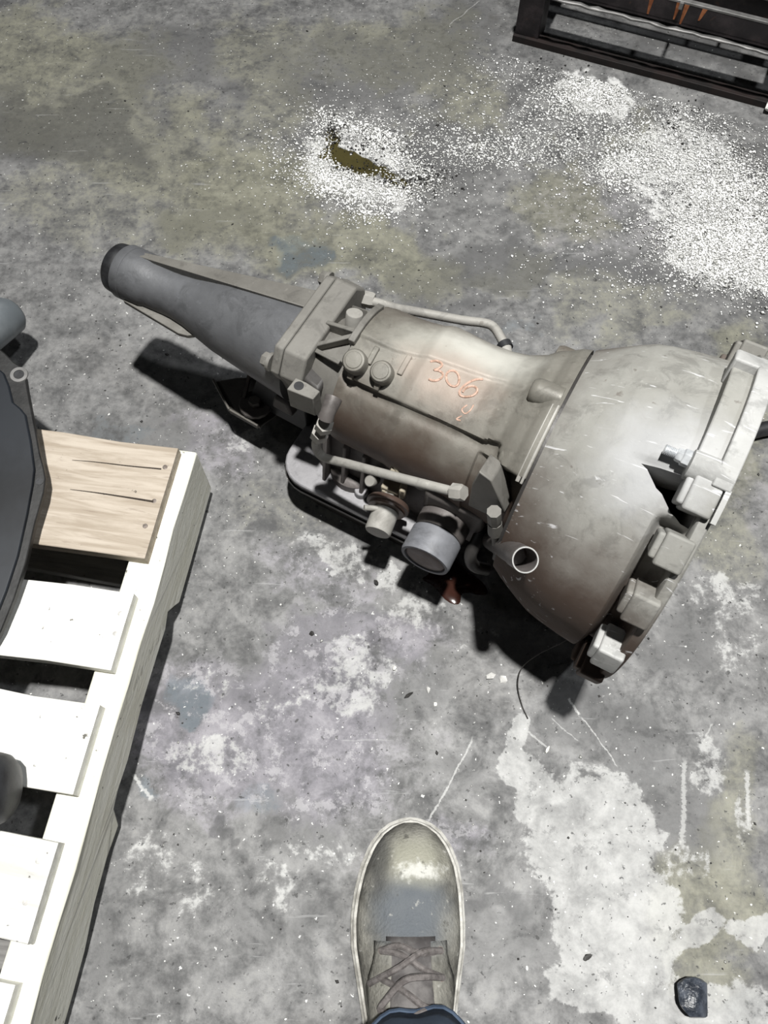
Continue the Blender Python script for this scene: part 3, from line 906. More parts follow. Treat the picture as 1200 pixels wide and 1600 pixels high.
bk3.prism([q - Vector((0, 0, 0.035)) for q in top3], top3)
gp(bk3, 'corner_boss', M_flange, bevel=0.002)
br = MB()
zb = -0.135
base = [g_h(*q, zb) for q in ((336, 596), (361, 643), (405, 668), (415, 660), (445, 640), (400, 590), (370, 590))]
br.prism([q - Vector((0, 0, 0.003)) for q in base], base)
lip = base[:3]
for i in range(2):
    a, c = lip[i], lip[i + 1]
    nrm = Vector((c.y - a.y, -(c.x - a.x), 0)).normalized() * 0.003
    br.prism([a, c, c + nrm, a + nrm], [q + Vector((0, 0, 0.008)) for q in (a, c, c + nrm, a + nrm)])
brk = gp(br, 'mount_bracket', M_flange, bevel=0.0008)
bp = g_h(399, 630, zb + 0.016)
yk = MB()
ring = [bp + Vector((0.022 * math.cos(rad(a)), 0.022 * math.sin(rad(a)), 0)) for a in range(0, 360, 24)]
yk.prism([q - Vector((0, 0, 0.006)) for q in ring], ring)
yk.prism([bp + Vector((-0.022, 0.0, -0.006)), bp + Vector((-0.016, 0.0, -0.006)), bp + Vector((-0.016, 0.04, 0.05)), bp + Vector((-0.022, 0.04, 0.05))],
         [bp + Vector((-0.022, 0.0, 0.0)), bp + Vector((-0.016, 0.0, 0.0)), bp + Vector((-0.016, 0.05, 0.05)), bp + Vector((-0.022, 0.05, 0.05))])
gp(yk, 'mount_yoke', M_skirt, brk, bevel=0.001)
gp(MB().hexa(bp, (0, 0, 1), 0.0085, 0.008), 'mount_bolt', M_flange, brk)
mp = g_h(440, 618, -0.07)
gp(MB().prism([mp + Vector((x, y, -0.02)) for x, y in ((-0.012, -0.01), (0.02, -0.012), (0.024, 0.016), (-0.01, 0.018))],
              [mp + Vector((x, y, 0)) for x, y in ((-0.008, -0.006), (0.012, -0.008), (0.016, 0.012), (-0.006, 0.014))]), 'mount_pad', M_skirt, brk, bevel=0.003)
gp(MB().prism([(0.17, -0.025, zb), (0.27, -0.03, zb), (0.27, 0.05, zb), (0.17, 0.05, zb)], [(0.20, -0.02, -0.05), (0.27, -0.03, -0.05), (0.27, 0.05, -0.05), (0.20, 0.04, -0.05)]), 'mount_rubber', M_rubber, brk, bevel=0.004)

# chalk number 306 on the case
Zp = lambda x, y: (420 + x / 3, 420 + y / 3)
strokes = [[(757, 434), (780, 432), (806, 441), (812, 452), (798, 466), (776, 474), (797, 478), (814, 490), (812, 508), (792, 522), (768, 524), (750, 516)],
           [(868, 478), (846, 480), (832, 497), (834, 524), (850, 546), (872, 552), (888, 540), (892, 514), (884, 490), (866, 477)],
           [(1003, 522), (972, 522), (938, 534), (908, 556), (893, 578), (900, 596), (926, 602), (958, 596), (976, 578), (972, 560), (950, 552), (922, 562), (908, 580)]]
ck = MB()
for sk_ in strokes:
    pts = []
    for q in curve_pts([Vector((x, y, 0)) for x, y in sk_], 5):
        s0, t0 = g_r(*Zp(q.x, q.y), 0.0895)
        pts.append(cyl(s0, t0, r_case(s0, t0) + 0.0003))
    ck.tube(pts, 0.0013, 6)
gp(ck, 'chalk_number', M_chalk, case, label='orange chalk number 306')
fa_ = MB()
for sk_ in ([(930, 640), (905, 660), (920, 680), (945, 665), (960, 640)], [(905, 690), (880, 705), (900, 712)]):
    pts = []
    for q in curve_pts([Vector((x, y, 0)) for x, y in sk_], 4):
        s0, t0 = g_r(*Zp(q.x, q.y), 0.0895)
        pts.append(cyl(s0, t0, r_case(s0, t0) - 0.0002))
    fa_.tube(pts, 0.0009, 6)
gp(fa_, 'chalk_smear', M_chalk, case, label='faint chalk squiggle below the number')

# ------------------------------------------------------------------ pallet
PO = at(278, 701, 0.131)
PE = at(44, 1473, 0.131)
du = (PE - PO)
du.z = 0
du.normalize()
P = thing('wooden_pallet', (PO.x, PO.y, 0), 'pale wooden pallet of spaced deck boards at the left edge of the floor', 'pallet', math.atan2(du.y, du.x) + math.pi)
# pallet frame: local +x runs away from the viewer, so board u -> x = -u ; +y runs to the left


def wood(name, a, b, streak, rough=0.75, knots=0.0, axis=1):
    k = NT(name)
    sc = (18, 1.6, 18) if axis == 1 else (1.6, 18, 18)
    g1 = k.noise(5, 6, 0.6, k.scaled(sc), 0.6)
    g2 = k.noise(16, 4, 0.6, k.scaled(sc), 0.3)
    n = k.noise(9, 5, 0.6)
    c = k.mix(k.step(g1, 0.35, 0.65), a, b)
    c = k.mix(k.math('MULTIPLY', k.step(g2, 0.58, 0.7), 0.5), c, streak)
    c = k.mix(k.math('MULTIPLY', k.step(n, 0.55, 0.72), 0.45), c, streak)
    c = k.mix(k.math('MULTIPLY', k.step(k.noise(75, 3, 0.6), 0.69, 0.73), 0.9), c, (0.06, 0.055, 0.045))
    return k.done(c, rough, 0.0, k.math('ADD', g2, k.noise(150, 3)), 0.3, 0.0012, 0.25)


M_wnew = wood('new_pale_pine', (0.72, 0.71, 0.66), (0.83, 0.825, 0.79), (0.66, 0.645, 0.58))
M_wold = wood('weathered_pinkish_pine', (0.34, 0.285, 0.225), (0.49, 0.43, 0.36), (0.24, 0.19, 0.15))
M_wdust = wood('grey_dusty_pine', (0.52, 0.515, 0.49), (0.66, 0.655, 0.63), (0.42, 0.415, 0.39))
M_wstr = wood('yellowish_stringer_pine', (0.66, 0.65, 0.56), (0.80, 0.795, 0.72), (0.56, 0.54, 0.44), axis=0)
M_wdark = wood('dark_lower_board', (0.16, 0.155, 0.15), (0.24, 0.235, 0.225), (0.1, 0.095, 0.09))
M_wcrack = mat_plain('wood_crack', (0.03, 0.022, 0.018), (0.05, 0.04, 0.03), 60, 0.9)
M_nail2 = mat_plain('galvanised_nail', (0.42, 0.41, 0.39), (0.6, 0.59, 0.56), 300, 0.55, 0.1)
M_nail = mat_plain('rusty_nail', (0.10, 0.075, 0.06), (0.22, 0.19, 0.17), 300, 0.55, 0.4)


def pu(u, v, z):       # pallet (u toward the viewer, v to the left, height) -> local
    return Vector((-u, v, z))


def board(u0, u1, v0, v1, z0, z1, mat, name='deck_board', jag=0.002, seed=0, label=None):
    r = random.Random(seed)
    n = 14
    rows = []
    up, dn = [], []
    for i in range(n + 1):
        v = v0 + (v1 - v0) * i / n
        j0, j1 = r.uniform(-jag, jag), r.uniform(-jag, jag)
        dz = r.uniform(-0.0008, 0.0008)
        rows.append([pu(u0 + j0, v, z0), pu(u0 + j0, v, z1 + dz), pu((u0 + u1) / 2, v, z1 + dz * 0.5 + 0.0006), pu(u1 + j1, v, z1 + dz), pu(u1 + j1, v, z0)])
    mb = MB()
    mb.grid(rows, closed=True)
    mb.add(rows[0], [(0, 1, 2, 3, 4)])
    mb.add(rows[-1], [(0, 1, 2, 3, 4)])
    o = mb.build(name, mat, P, bevel=0.0012)
    if label:
        o['label'] = label
    return o


ZT, ZB = 0.131, 0.114
us = [(0.0, 0.143, M_wold), (0.186, 0.2725, M_wnew), (0.307, 0.395, M_wnew), (0.4385, 0.5255, M_wdust), (0.5595, 0.647, M_wnew), (0.685, 0.773, M_wnew), (0.81, 0.898, M_wdust), (0.935, 1.023, M_wnew), (1.06, 1.203, M_wold)]
boards = []
for i, (a, c, m_) in enumerate(us):
    boards.append(board(a, c, 0.0, 1.0, ZB, ZT, m_, seed=i + 3, label='older pinkish-tan deck board with cracks' if i == 0 else ('greyer dusty deck board' if i == 3 else None)))
for i, (a, c) in enumerate(((0.0, 0.14), (0.54, 0.63), (1.06, 1.2))):
    board(a, c, 0.0, 1.0, 0.0, 0.0145, M_wdark, 'bottom_board', seed=40 + i)


def stringer(v0, v1, seed):
    r = random.Random(seed)
    prof = [(-0.008, 0.0145)]
    prof += [(u, 0.0145) for u in np.linspace(0.05, 0.155, 5)] + [(0.163, 0.030), (0.178, 0.048)] + [(u, 0.052) for u in np.linspace(0.2, 0.38, 7)] + [(0.40, 0.046), (0.415, 0.0145)]
    prof += [(u, 0.0145) for u in np.linspace(0.45, 0.76, 8)] + [(0.775, 0.046)] + [(u, 0.052) for u in np.linspace(0.80, 0.98, 6)] + [(1.0, 0.046), (1.02, 0.0145), (1.208, 0.0145), (1.208, ZB)]
    prof += [(u, ZB - 0.0002) for u in np.linspace(1.1, 0.05, 24)] + [(-0.008, ZB)]
    lo = [pu(u, v0 + (r.uniform(-0.0018, 0.0018) if h > 0.02 else 0.002 + r.uniform(-0.002, 0.002)), h) for u, h in prof]
    hi = [pu(u, v1, h) for u, h in prof]
    o = MB().prism(lo, hi).build('stringer', M_wstr, P, bevel=0.0025)
    return o


stringer(-0.0165, 0.0245, 1)
stringer(0.48, 0.52, 2)
stringer(0.975, 1.013, 3)
# nails, cracks and splinters
for (px, py) in ((241, 783), (227, 822), (258, 730), (188, 959), (180, 990), (130, 1105), (120, 1160), (60, 1345), (40, 1410)):
    v = at(px, py, ZT) - PO
    u_, v_ = v.dot(du), v.dot(Vector((du.y, -du.x, 0)))
    k_ = min(range(5), key=lambda i: abs((us[i][0] + us[i][1]) / 2 - u_))
    nl = MB().lathe([(-0.004, 0.0016), (-0.001, 0.003), (0.0004, 0.003), (0.0008, 0.0018)], pu(u_, v_, ZT), (0, 0, 1), 12)
    nl.build('nail', M_nail if k_ == 0 else M_nail2, boards[k_])
for (pp, w_) in ((((113, 719), (150, 722), (200, 728), (252, 733)), 0.0009), (((110, 765), (150, 770), (190, 776), (240, 784)), 0.0014)):
    pts = []
    for q in pp:
        v = at(*q, ZT) - PO
        pts.append(pu(v.dot(du), v.dot(Vector((du.y, -du.x, 0))), ZT + 0.0003))
    MB().tube(curve_pts(pts, 4), [w_ * (0.3 + 0.7 * i / 12) for i in range(13)], 6).build('crack', M_wcrack, boards[0])

# ------------------------------------------------------------------ dark housing standing on the pallet
M_edge = mat_plain('worn_grey_steel', (0.13, 0.128, 0.125), (0.25, 0.245, 0.24), 25, 0.5, 0.4)
M_hous = mat_plain('blue_black_painted_steel', (0.004, 0.005, 0.007), (0.015, 0.018, 0.023), 7, 0.4, 0.1, 0.1)
M_hrim = mat_plain('dark_cast_rim', (0.006, 0.006, 0.006), (0.020, 0.0197, 0.0197), 35, 0.55, 0.1, 0.3)
M_shaft = mat_plain('grey_blue_steel', (0.16, 0.18, 0.195), (0.24, 0.26, 0.275), 16, 0.45, 0.35, 0.15)
HB = at(-60, 830, 0.131)
HS = thing('black_housing', (HB.x, HB.y, 0.131), 'blue-black metal housing with a bolt-holed flange standing on the pallet, cut by the left edge', 'machine part')
p1, p2, p3 = at(2, 985, 0.150), at(71, 748, 0.160), at(40, 600, 0.172)
pn_ = (p2 - p1).cross(p3 - p1).normalized()
if pn_.z < 0:
    pn_ = -pn_


def onp(px, py):
    a, b = (px - 600) / F, (800 - py) / F
    d = Vector((a, b * CT + ST, b * ST - CT))
    o = Vector((0, 0, H))
    return o + d * ((p1 - o).dot(pn_) / d.dot(pn_)) - Vector(HB) + Vector((0, 0, 0))


HB.z = 0.131
outl = [(-30, 1040), (2, 985), (22, 935), (40, 880), (55, 815), (68, 770), (71, 748), (68, 730), (62, 708), (55, 670), (48, 635), (43, 608), (40, 588), (33, 573), (22, 566), (8, 552), (-5, 541), (-40, 520)]
ring = [onp(*q) for q in outl] + [onp(-260, 560), onp(-260, 1000)]
hm = MB().prism([q - pn_ * 0.010 for q in ring], ring)
hm.build('face_flange', M_hrim, HS, bevel=0.0015)
inn = [(-40, 1010), (-8, 975), (12, 925), (30, 870), (44, 808), (53, 760), (56, 735), (50, 690), (42, 650), (34, 640), (22, 630), (16, 605), (8, 585), (-10, 570), (-45, 555)]
ringi = [onp(*q) for q in inn] + [onp(-240, 590), onp(-240, 970)]
MB().prism([q - pn_ * 0.004 for q in ringi], [q + pn_ * 0.0035 for q in ringi]).build('face_panel', M_hous, HS, bevel=0.002)
body = [q * 0.94 + Vector((-0.01, 0, 0)) for q in ring]
lowb = [Vector((q.x - 0.01, q.y, max(0.0, min(q.z * 0.25, 0.02)))) for q in body]
lo_c = [Vector((q.x, q.y, 0.0)) for q in body]
MB().prism(lo_c, [q - pn_ * 0.010 for q in body]).build('housing_body', M_hrim, HS, bevel=0.004)
eh = onp(30, 586)
MB().lathe([(0, 0.0105), (0.0015, 0.0100), (0.0015, 0.0062), (-0.002, 0.0060)], eh, pn_, 24, cap=False).build('bolt_eye', M_edge, HS)['label'] = 'worn bright bolt eye'
MB().lathe([(0.0, 0.0062), (0.0004, 0.0062)], eh, pn_, 20).build('bolt_hole', M_rubber, HS)
MB().lathe([(0.0, 0.0045), (0.0006, 0.0045)], onp(62, 752), pn_, 18).build('bolt_hole', M_rubber, HS)
sa, sb_ = at(-150, 610, 0.12), at(20, 488, 0.065)
dd = (sb_ - sa)
ln = dd.length
MB().lathe([(0, 0.036), (ln * 0.5, 0.031), (ln - 0.03, 0.028), (ln - 0.006, 0.0265), (ln, 0.022), (ln + 0.003, 0.014), (ln + 0.004, 0.004)], sa - HB, dd, 40).build('output_tube', M_shaft, HS)['label'] = 'grey-blue rounded tube end'
# black rubber bumper lying on the pallet
RB = at(-40, 1235, 0.131)
BU = thing('rubber_bumper', (RB.x, RB.y, 0.131), 'round-ended black rubber cylinder on the pallet at the left edge, below the housing', 'bumper')
cb0 = at(0, 1232, 0.166) - Vector((RB.x, RB.y, 0.131))
cb0.z = 0.0335
ax_ = Vector((1, 0.05, 0)).normalized()
MB().lathe([(-0.12, 0.030), (-0.118, 0.0335), (-0.004, 0.0335), (0.004, 0.031), (0.010, 0.025), (0.013, 0.014), (0.0135, 0.004)], cb0, ax_, 40).build('bumper_body', M_rubber, BU)
MB().lathe([(-0.035, 0.0335), (-0.034, 0.0352), (-0.024, 0.0352), (-0.023, 0.0335)], cb0, ax_, 40).build('bumper_ring', M_hous, BU)

# ------------------------------------------------------------------ person: boot and trouser leg
PB = Vector((0.026, -0.10, 0))
PR = thing('person', PB, 'person standing, only a scuffed grey work boot and dark blue trouser hem in view', 'person')


def mat_boot():
    k = NT('scuffed_dusty_leather')
    n1, n2 = k.noise(22, 6, 0.65), k.noise(90, 5, 0.65)
    c = k.mix(k.step(n1, 0.36, 0.64), (0.10, 0.097, 0.086), (0.25, 0.243, 0.215))
    c = k.mix(k.math('MULTIPLY', k.blob((0.0, 0.064, 0.08), (0.040, 0.034, 0.06), 0.5, 0.6, 40), 0.9), c, (0.11, 0.122, 0.137))
    c = k.mix(k.math('MULTIPLY', k.blob((0.006, 0.112, 0.07), (0.032, 0.020, 0.05), 0.6, 0.9, 40), 0.8), c, (0.30, 0.295, 0.24))
    c = k.mix(k.math('MULTIPLY', k.blob((0.010, 0.102, 0.07), (0.020, 0.007, 0.05), 0.6, 3.0, 160), 0.6), c, (0.65, 0.65, 0.62))
    c = k.mix(k.math('MULTIPLY', k.blob((-0.032, 0.112, 0.05), (0.014, 0.03, 0.05), 0.6, 0.9, 40), 0.8), c, (0.07, 0.07, 0.068))
    c = k.mix(k.math('MULTIPLY', k.step(k.noise(48, 5, 0.7), 0.60, 0.70), 0.7), c, (0.06, 0.058, 0.052))
    c = k.mix(k.math('MULTIPLY', k.step(n2, 0.62, 0.72), 0.6), c, (0.5, 0.49, 0.45))
    return k.done(c, 0.85, 0.0, k.math('ADD', k.math('MULTIPLY', n2, 1.2), k.noise(350, 3)), 0.6, 0.002, 0.15)


M_boot = mat_boot()
M_sole = mat_plain('dusty_pale_sole', (0.26, 0.25, 0.225), (0.52, 0.51, 0.475), 60, 0.8, 0.0, 0.6)
M_lace = mat_plain('grey_brown_lace', (0.085, 0.075, 0.072), (0.16, 0.145, 0.14), 160, 0.85, 0.0, 0.6)
M_tongue = mat_plain('dark_tongue_leather', (0.06, 0.055, 0.055), (0.17, 0.16, 0.155), 30, 0.65, 0.0, 0.4)
# local y: toe tip at +0.152, heel at about -0.15
WID = [(-0.155, 0.0), (-0.15, 0.018), (-0.14, 0.028), (-0.12, 0.035), (-0.08, 0.038), (-0.04, 0.042), (0.0, 0.0495), (0.03, 0.0555), (0.055, 0.0565), (0.08, 0.0545), (0.105, 0.0495), (0.125, 0.041), (0.138, 0.031), (0.146, 0.020), (0.150, 0.010), (0.152, 0.0)]
CEN = [(-0.155, 0.0), (0.0, -0.001), (0.06, -0.001), (0.11, 0.002), (0.152, 0.003)]
HGT = [(-0.155, 0.10), (-0.10, 0.13), (-0.02, 0.12), (0.0, 0.105), (0.03, 0.088), (0.06, 0.078), (0.09, 0.074), (0.115, 0.069), (0.135, 0.058), (0.146, 0.044), (0.152, 0.030)]


def sole_ring(grow, lug=0.0):
    ys = [-0.155 + 0.307 * (0.5 - 0.5 * math.cos(math.pi * i / 44)) for i in range(45)]
    R_ = []
    for i, y in enumerate(ys):
        R_.append((lerp_tab(CEN, y) + lerp_tab(WID, y) + grow * (1 if 0 < i < 44 else 0) + lug * (i % 3 == 0), y + grow * (y / 0.155)))
    L__ = []
    for i, y in reversed(list(enumerate(ys))[1:-1]):
        L__.append((lerp_tab(CEN, y) - lerp_tab(WID, y) - grow - lug * (i % 3 == 0), y + grow * (y / 0.155)))
    return R_ + L__


so = MB()
so.grid([[(x, y, z) for x, y in sole_ring(g_, l_)] for g_, l_, z in ((-0.004, 0.0, 0.0), (0.001, 0.0025, 0.001), (0.0015, 0.0025, 0.014), (0.0, 0.0, 0.016), (0.0025, 0.0, 0.020), (0.0035, 0.0, 0.026), (0.001, 0.0, 0.0285), (-0.012, 0.0, 0.0285))], closed=True)
r0 = [(x, y, 0) for x, y in sole_ring(-0.004)]
so.add(r0, [tuple(range(len(r0)))])
r1 = [(x, y, 0.0285) for x, y in sole_ring(0.001)]
so.add(r1, [tuple(range(len(r1)))])
boot = thing('work_boot', (0, 0, 0), None, None)
boot.parent = PR
so.build('boot_sole', M_sole, boot, angle=30)['label'] = 'pale dusty rubber sole'
up = MB()
rows = []
for y in [-0.15 + 0.2995 * (0.5 - 0.5 * math.cos(math.pi * i / 40)) for i in range(41)]:
    hw = max(0.001, lerp_tab(WID, y) - 0.0028)
    hh = lerp_tab(HGT, y)
    cx = lerp_tab(CEN, y)
    row = []
    for k in range(25):
        a = math.pi * k / 24
        ca, sa_ = math.cos(a), math.sin(a)
        ex = 0.62 if y > 0.03 else 0.75
        px_ = cx + hw * math.copysign(abs(ca) ** 0.72, ca) * (1 - 0.26 * sm(sa_, 0.3, 1.0) * (1 if y < 0.09 else 0.6))
        zz = 0.026 + (hh - 0.026) * (sa_ ** ex)
        zz += 0.0012 * math.sin(y * 260) * (1 if 0.0 < y < 0.035 else 0) * sa_
        row.append((px_, y, zz))
    rows.append(row)
up.grid(rows)
up.add(rows[0], [tuple(range(25))])
up.add(rows[-1], [tuple(range(25))])
uppero = up.build('boot_upper', M_boot, boot, angle=60)


def top_z(x, y):
    hw = max(0.001, lerp_tab(WID, y) - 0.0028)
    hh, cx = lerp_tab(HGT, y), lerp_tab(CEN, y)
    best = None
    for k in range(60):
        a = math.pi * k / 59
        ca, sa_ = math.cos(a), math.sin(a)
        px_ = cx + hw * math.copysign(abs(ca) ** 0.72, ca) * (1 - 0.26 * sm(sa_, 0.3, 1.0) * (1 if y < 0.09 else 0.6))
        zz = 0.026 + (hh - 0.026) * (sa_ ** (0.62 if y > 0.03 else 0.75))
        if best is None or abs(px_ - x) < best[0]:
            best = (abs(px_ - x), zz)
    return best[1]


# welt stitching seam round the upper
wt = [(x, y, 0.0295) for x, y in sole_ring(-0.0012)]
MB().tube(wt + [wt[0]], 0.0026, 6, cap=False).build('boot_welt', M_sole, boot)
# eyestay flaps either side of the tongue, and the tongue
tg = MB()
rows = []
for y in np.linspace(-0.065, 0.044, 12):
    rows.append([(x, y, top_z(x, y) + 0.003 + 0.003 * (1 - (x / 0.024) ** 2)) for x in np.linspace(-0.024, 0.024, 9)])
tg.grid(rows)
t_o = tg.build('boot_tongue', M_tongue, boot)
t_o.modifiers.new('solid', 'SOLIDIFY').thickness = 0.003
for sgn in (-1, 1):
    rows = []
    for y in np.linspace(-0.07, 0.040, 12):
        i0 = 0.019 + 0.004 * sm(y, 0.03, -0.05)
        i1 = 0.043 if y < 0.0 else 0.044 - 0.008 * sm(y, 0.0, 0.03)
        rows.append([(sgn * x, y, top_z(sgn * x, y) + 0.0045 - 0.004 * sm(x, i1 - 0.006, i1)) for x in np.linspace(i0, i1, 7)])
    e_o = MB().grid(rows).build('eyestay', M_boot, boot)
    e_o.modifiers.new('solid', 'SOLIDIFY').thickness = 0.0035
    for y in (0.032, 0.010, -0.014, -0.038):
        xx = sgn * 0.028
        MB().lathe([(0, 0.0036), (0.0012, 0.0036), (0.0014, 0.0018)], (xx, y, top_z(xx, y) + 0.0045), (sgn * 0.35, 0.2, 1), 14).build('eyelet', M_nail, boot)


def lace(pts, r=0.0031):
    q = curve_pts([Vector((x, y, top_z(x, y) + dz)) for x, y, dz in pts], 5)
    mb = MB()
    mb.tube(q, r, 8)
    return mb.build('boot_lace', M_lace, boot)


lace([(-0.029, 0.032, 0.005), (-0.012, 0.037, 0.011), (0.008, 0.031, 0.013), (0.029, 0.032, 0.005)])
lace([(-0.029, 0.032, 0.006), (-0.010, 0.030, 0.012), (0.012, 0.018, 0.012), (0.030, 0.010, 0.005)])
lace([(0.029, 0.032, 0.006), (0.010, 0.032, 0.016), (-0.012, 0.020, 0.015), (-0.030, 0.010, 0.006), (-0.040, 0.004, 0.003)])
lace([(0.030, 0.010, 0.006), (0.012, 0.013, 0.016), (-0.008, 0.010, 0.016), (-0.026, -0.008, 0.009), (-0.030, -0.014, 0.005)])
lace([(-0.030, 0.010, 0.006), (-0.008, 0.002, 0.012), (0.012, -0.010, 0.012), (0.030, -0.014, 0.005)])
lace([(-0.030, -0.014, 0.006), (-0.006, -0.022, 0.012), (0.014, -0.032, 0.012), (0.030, -0.038, 0.005)])
lace([(0.030, -0.014, 0.006), (0.010, -0.012, 0.016), (-0.010, -0.022, 0.015), (-0.030, -0.038, 0.005)])

kt = NT('navy_work_cloth')
wv = kt.noise(14, 4, 0.6)
M_cloth = kt.done(kt.mix(kt.step(wv, 0.35, 0.65), (0.032, 0.048, 0.078), (0.070, 0.096, 0.138)), 0.85, 0.0, kt.math('ADD', kt.noise(600, 2), kt.math('MULTIPLY', wv, 0.4)), 0.35, 0.001, 0.2)
lg = MB()
rows = []
for i, t in enumerate(np.linspace(0, 1, 26)):
    z = 0.112 + 0.70 * t
    cx, cy = 0.003 + 0.03 * t, -0.066 - 0.10 * t
    rx, ry = 0.053 + 0.022 * t, 0.062 + 0.022 * t
    row = []
    for k in range(40):
        a = 2 * math.pi * k / 40
        w_ = 1 + 0.05 * math.sin(3 * a + 9 * t) + 0.03 * math.sin(7 * a - 14 * t) + 0.06 * math.sin(a * 2 + 1.2) * math.exp(-t * 14)
        dz = (0.022 * max(0, math.sin(a - 0.35)) ** 3 + 0.006 * math.cos(a)) * (1 - t) ** 3
        row.append((cx + rx * w_ * math.cos(a), cy + ry * w_ * math.sin(a), z + dz))
    rows.append(row)
lg.grid(rows, closed=True)
lg.add(rows[-1], [tuple(range(40))])
leg = lg.build('trouser_leg', M_cloth, PR, angle=80)
leg['label'] = 'dark navy trouser leg'
leg.modifiers.new('solid', 'SOLIDIFY').thickness = 0.003
hem = MB().tube([Vector(q) for q in rows[0]] + [Vector(rows[0][0])], 0.0026, 6, cap=False)
hem.build('trouser_hem', M_cloth, leg)
an = MB()
an.lathe([(0.05, 0.036), (0.09, 0.040), (0.115, 0.043), (0.15, 0.045), (0.17, 0.043)], (0, -0.085, 0), (0, 0.05, 1), 28)
an.build('boot_shaft', M_tongue, boot)

# ------------------------------------------------------------------ steel frame at the top right
kr = NT('dark_steel_with_rust')
nr = kr.noise(20, 6, 0.65)
sx = kr.noise(26, 3, 0.6, kr.scaled((1, 0.1, 0.1), (2.1, 0, 0)))
cr_ = kr.mix(kr.step(nr, 0.4, 0.65), (0.020, 0.017, 0.019), (0.050, 0.040, 0.043))
cr_ = kr.mix(kr.math('MULTIPLY', kr.step(kr.noise(60, 5), 0.62, 0.7), 0.5), cr_, (0.10, 0.05, 0.035))
M_steel = kr.done(cr_, 0.55, 0.35, kr.noise(120, 4), 0.3, 0.001)
M_rust = mat_plain('orange_rust', (0.22, 0.07, 0.025), (0.40, 0.15, 0.06), 120, 0.85)
M_shadowbar = mat_plain('rust_tinted_shadow_black', (0.005, 0.003, 0.0028), (0.014, 0.007, 0.006), 30, 0.7)  # rust tint taken nearly to black to stand in for shadow
fA, fB = at(800, 64, 0), at(1190, 168, 0)
fd = (fB - fA)
fd.z = 0
fd.normalize()
SF = thing('steel_frame', fA, 'low dark rusty steel frame on the floor at the top right corner', 'frame', math.atan2(fd.y, fd.x))
FL = 0.95
# local x along the front, y away from the viewer
MB().box((FL / 2 - 0.0, 0.010, 0.006), (FL, 0.022, 0.012)).build('shadow_line_bar', M_shadowbar, SF, bevel=0.001)  # dark bar added along the shadow line of the front rail
fr = MB()
fr.box((FL / 2, 0.010, 0.1155), (FL, 0.008, 0.033))
fr.box((FL / 2, 0.024, 0.0995), (FL, 0.036, 0.007))
frail = fr.build('front_rail', M_steel, SF, bevel=0.001)
MB().box((FL / 2, 0.0105, 0.1335), (FL, 0.010, 0.004)).build('rail_edge', M_edge, frail, bevel=0.0008)
rr_ = random.Random(5)
lw = MB()
lw.grid([[(x, -0.004 - 0.004 * rr_.random() + dy, 0.0965 + 0.002 * rr_.random()) for dy in (-0.003, 0.004)] for x in np.linspace(0.05, FL, 60)])
lo_o = lw.build('rail_lip', M_edge, frail)
lo_o.modifiers.new('solid', 'SOLIDIFY').thickness = 0.003
MB().box((FL / 2, 0.092, 0.129), (FL, 0.022, 0.010)).build('second_rail', M_edge, SF, bevel=0.001)
MB().box((FL / 2, 0.092, 0.105), (FL, 0.006, 0.04)).build('second_rail_web', M_steel, SF)
MB().box((FL / 2, 0.30, 0.115), (FL, 0.03, 0.035)).build('rear_rail', M_steel, SF)
for x in (0.045, 0.47, 0.90):
    MB().box((x, 0.155, 0.108), (0.03, 0.29, 0.03)).build('cross_member', M_steel, SF, bevel=0.001)
MB().box((0.275, 0.05, 0.130), (0.006, 0.10, 0.01)).build('tie_strap', M_edge, SF)
MB().box((0.36, 0.13, 0.133), (0.006, 0.08, 0.006)).build('tie_strap', M_edge, SF)
for x in (0.024, FL - 0.02):
    for y in (0.03, 0.29):
        MB().box((x, y, 0.066), (0.045, 0.05, 0.132)).build('frame_leg', M_steel, SF, bevel=0.001)
MB().box((0.45, 0.2, 0.126), (0.86, 0.16, 0.006)).build('deck_plate', M_steel, SF)
for (px0, py0, px1, py1) in ((1010, 26, 1005, 44), (1052, 33, 1046, 50), (1064, 36, 1056, 56), (1092, 41, 1084, 53)):
    # rust runs on the rail's front face
    def onf(px, py):
        a, b = (px - 600) / F, (800 - py) / F
        d = Vector((a, b * CT + ST, b * ST - CT))
        o = Vector((0, 0, H)) - fA
        yv_ = Vector((-fd.y, fd.x, 0))
        t = (0.0058 - o.dot(yv_)) / d.dot(yv_)
        q = o + d * t
        return Vector((q.dot(fd), 0.0058, q.z))
    a_, b_ = onf(px0, py0), onf(px1, py1)
    a_.z, b_.z = 0.1315, 0.1315 - 0.0016 * (py1 - py0)
    a_.y = b_.y = 0.0052
    MB().prism([a_ + Vector((-0.004, 0, 0)), a_ + Vector((0.004, 0, 0)), b_ + Vector((0.0015, 0, 0)), b_ + Vector((-0.0015, 0, 0))],
               [a_ + Vector((-0.004, 0.0010, 0)), a_ + Vector((0.004, 0.0010, 0)), b_ + Vector((0.0015, 0.0010, 0)), b_ + Vector((-0.0015, 0.0010, 0))]).build('rust_run', M_rust, frail)

# ------------------------------------------------------------------ small things on the floor
hs = [at(*q, 0.012) for q in ((1110, 700), (1150, 683), (1200, 669), (1290, 655), (1400, 660))]
hz0 = Vector((hs[0].x, hs[0].y, 0))
HO = MB().tube([q - hz0 for q in curve_pts(hs, 6)], 0.0105, 14).build('black_hose', M_rubber)
HO.location = hz0
tag(HO, 'black rubber hose on the floor running out to the right from behind the bell housing', 'hose')

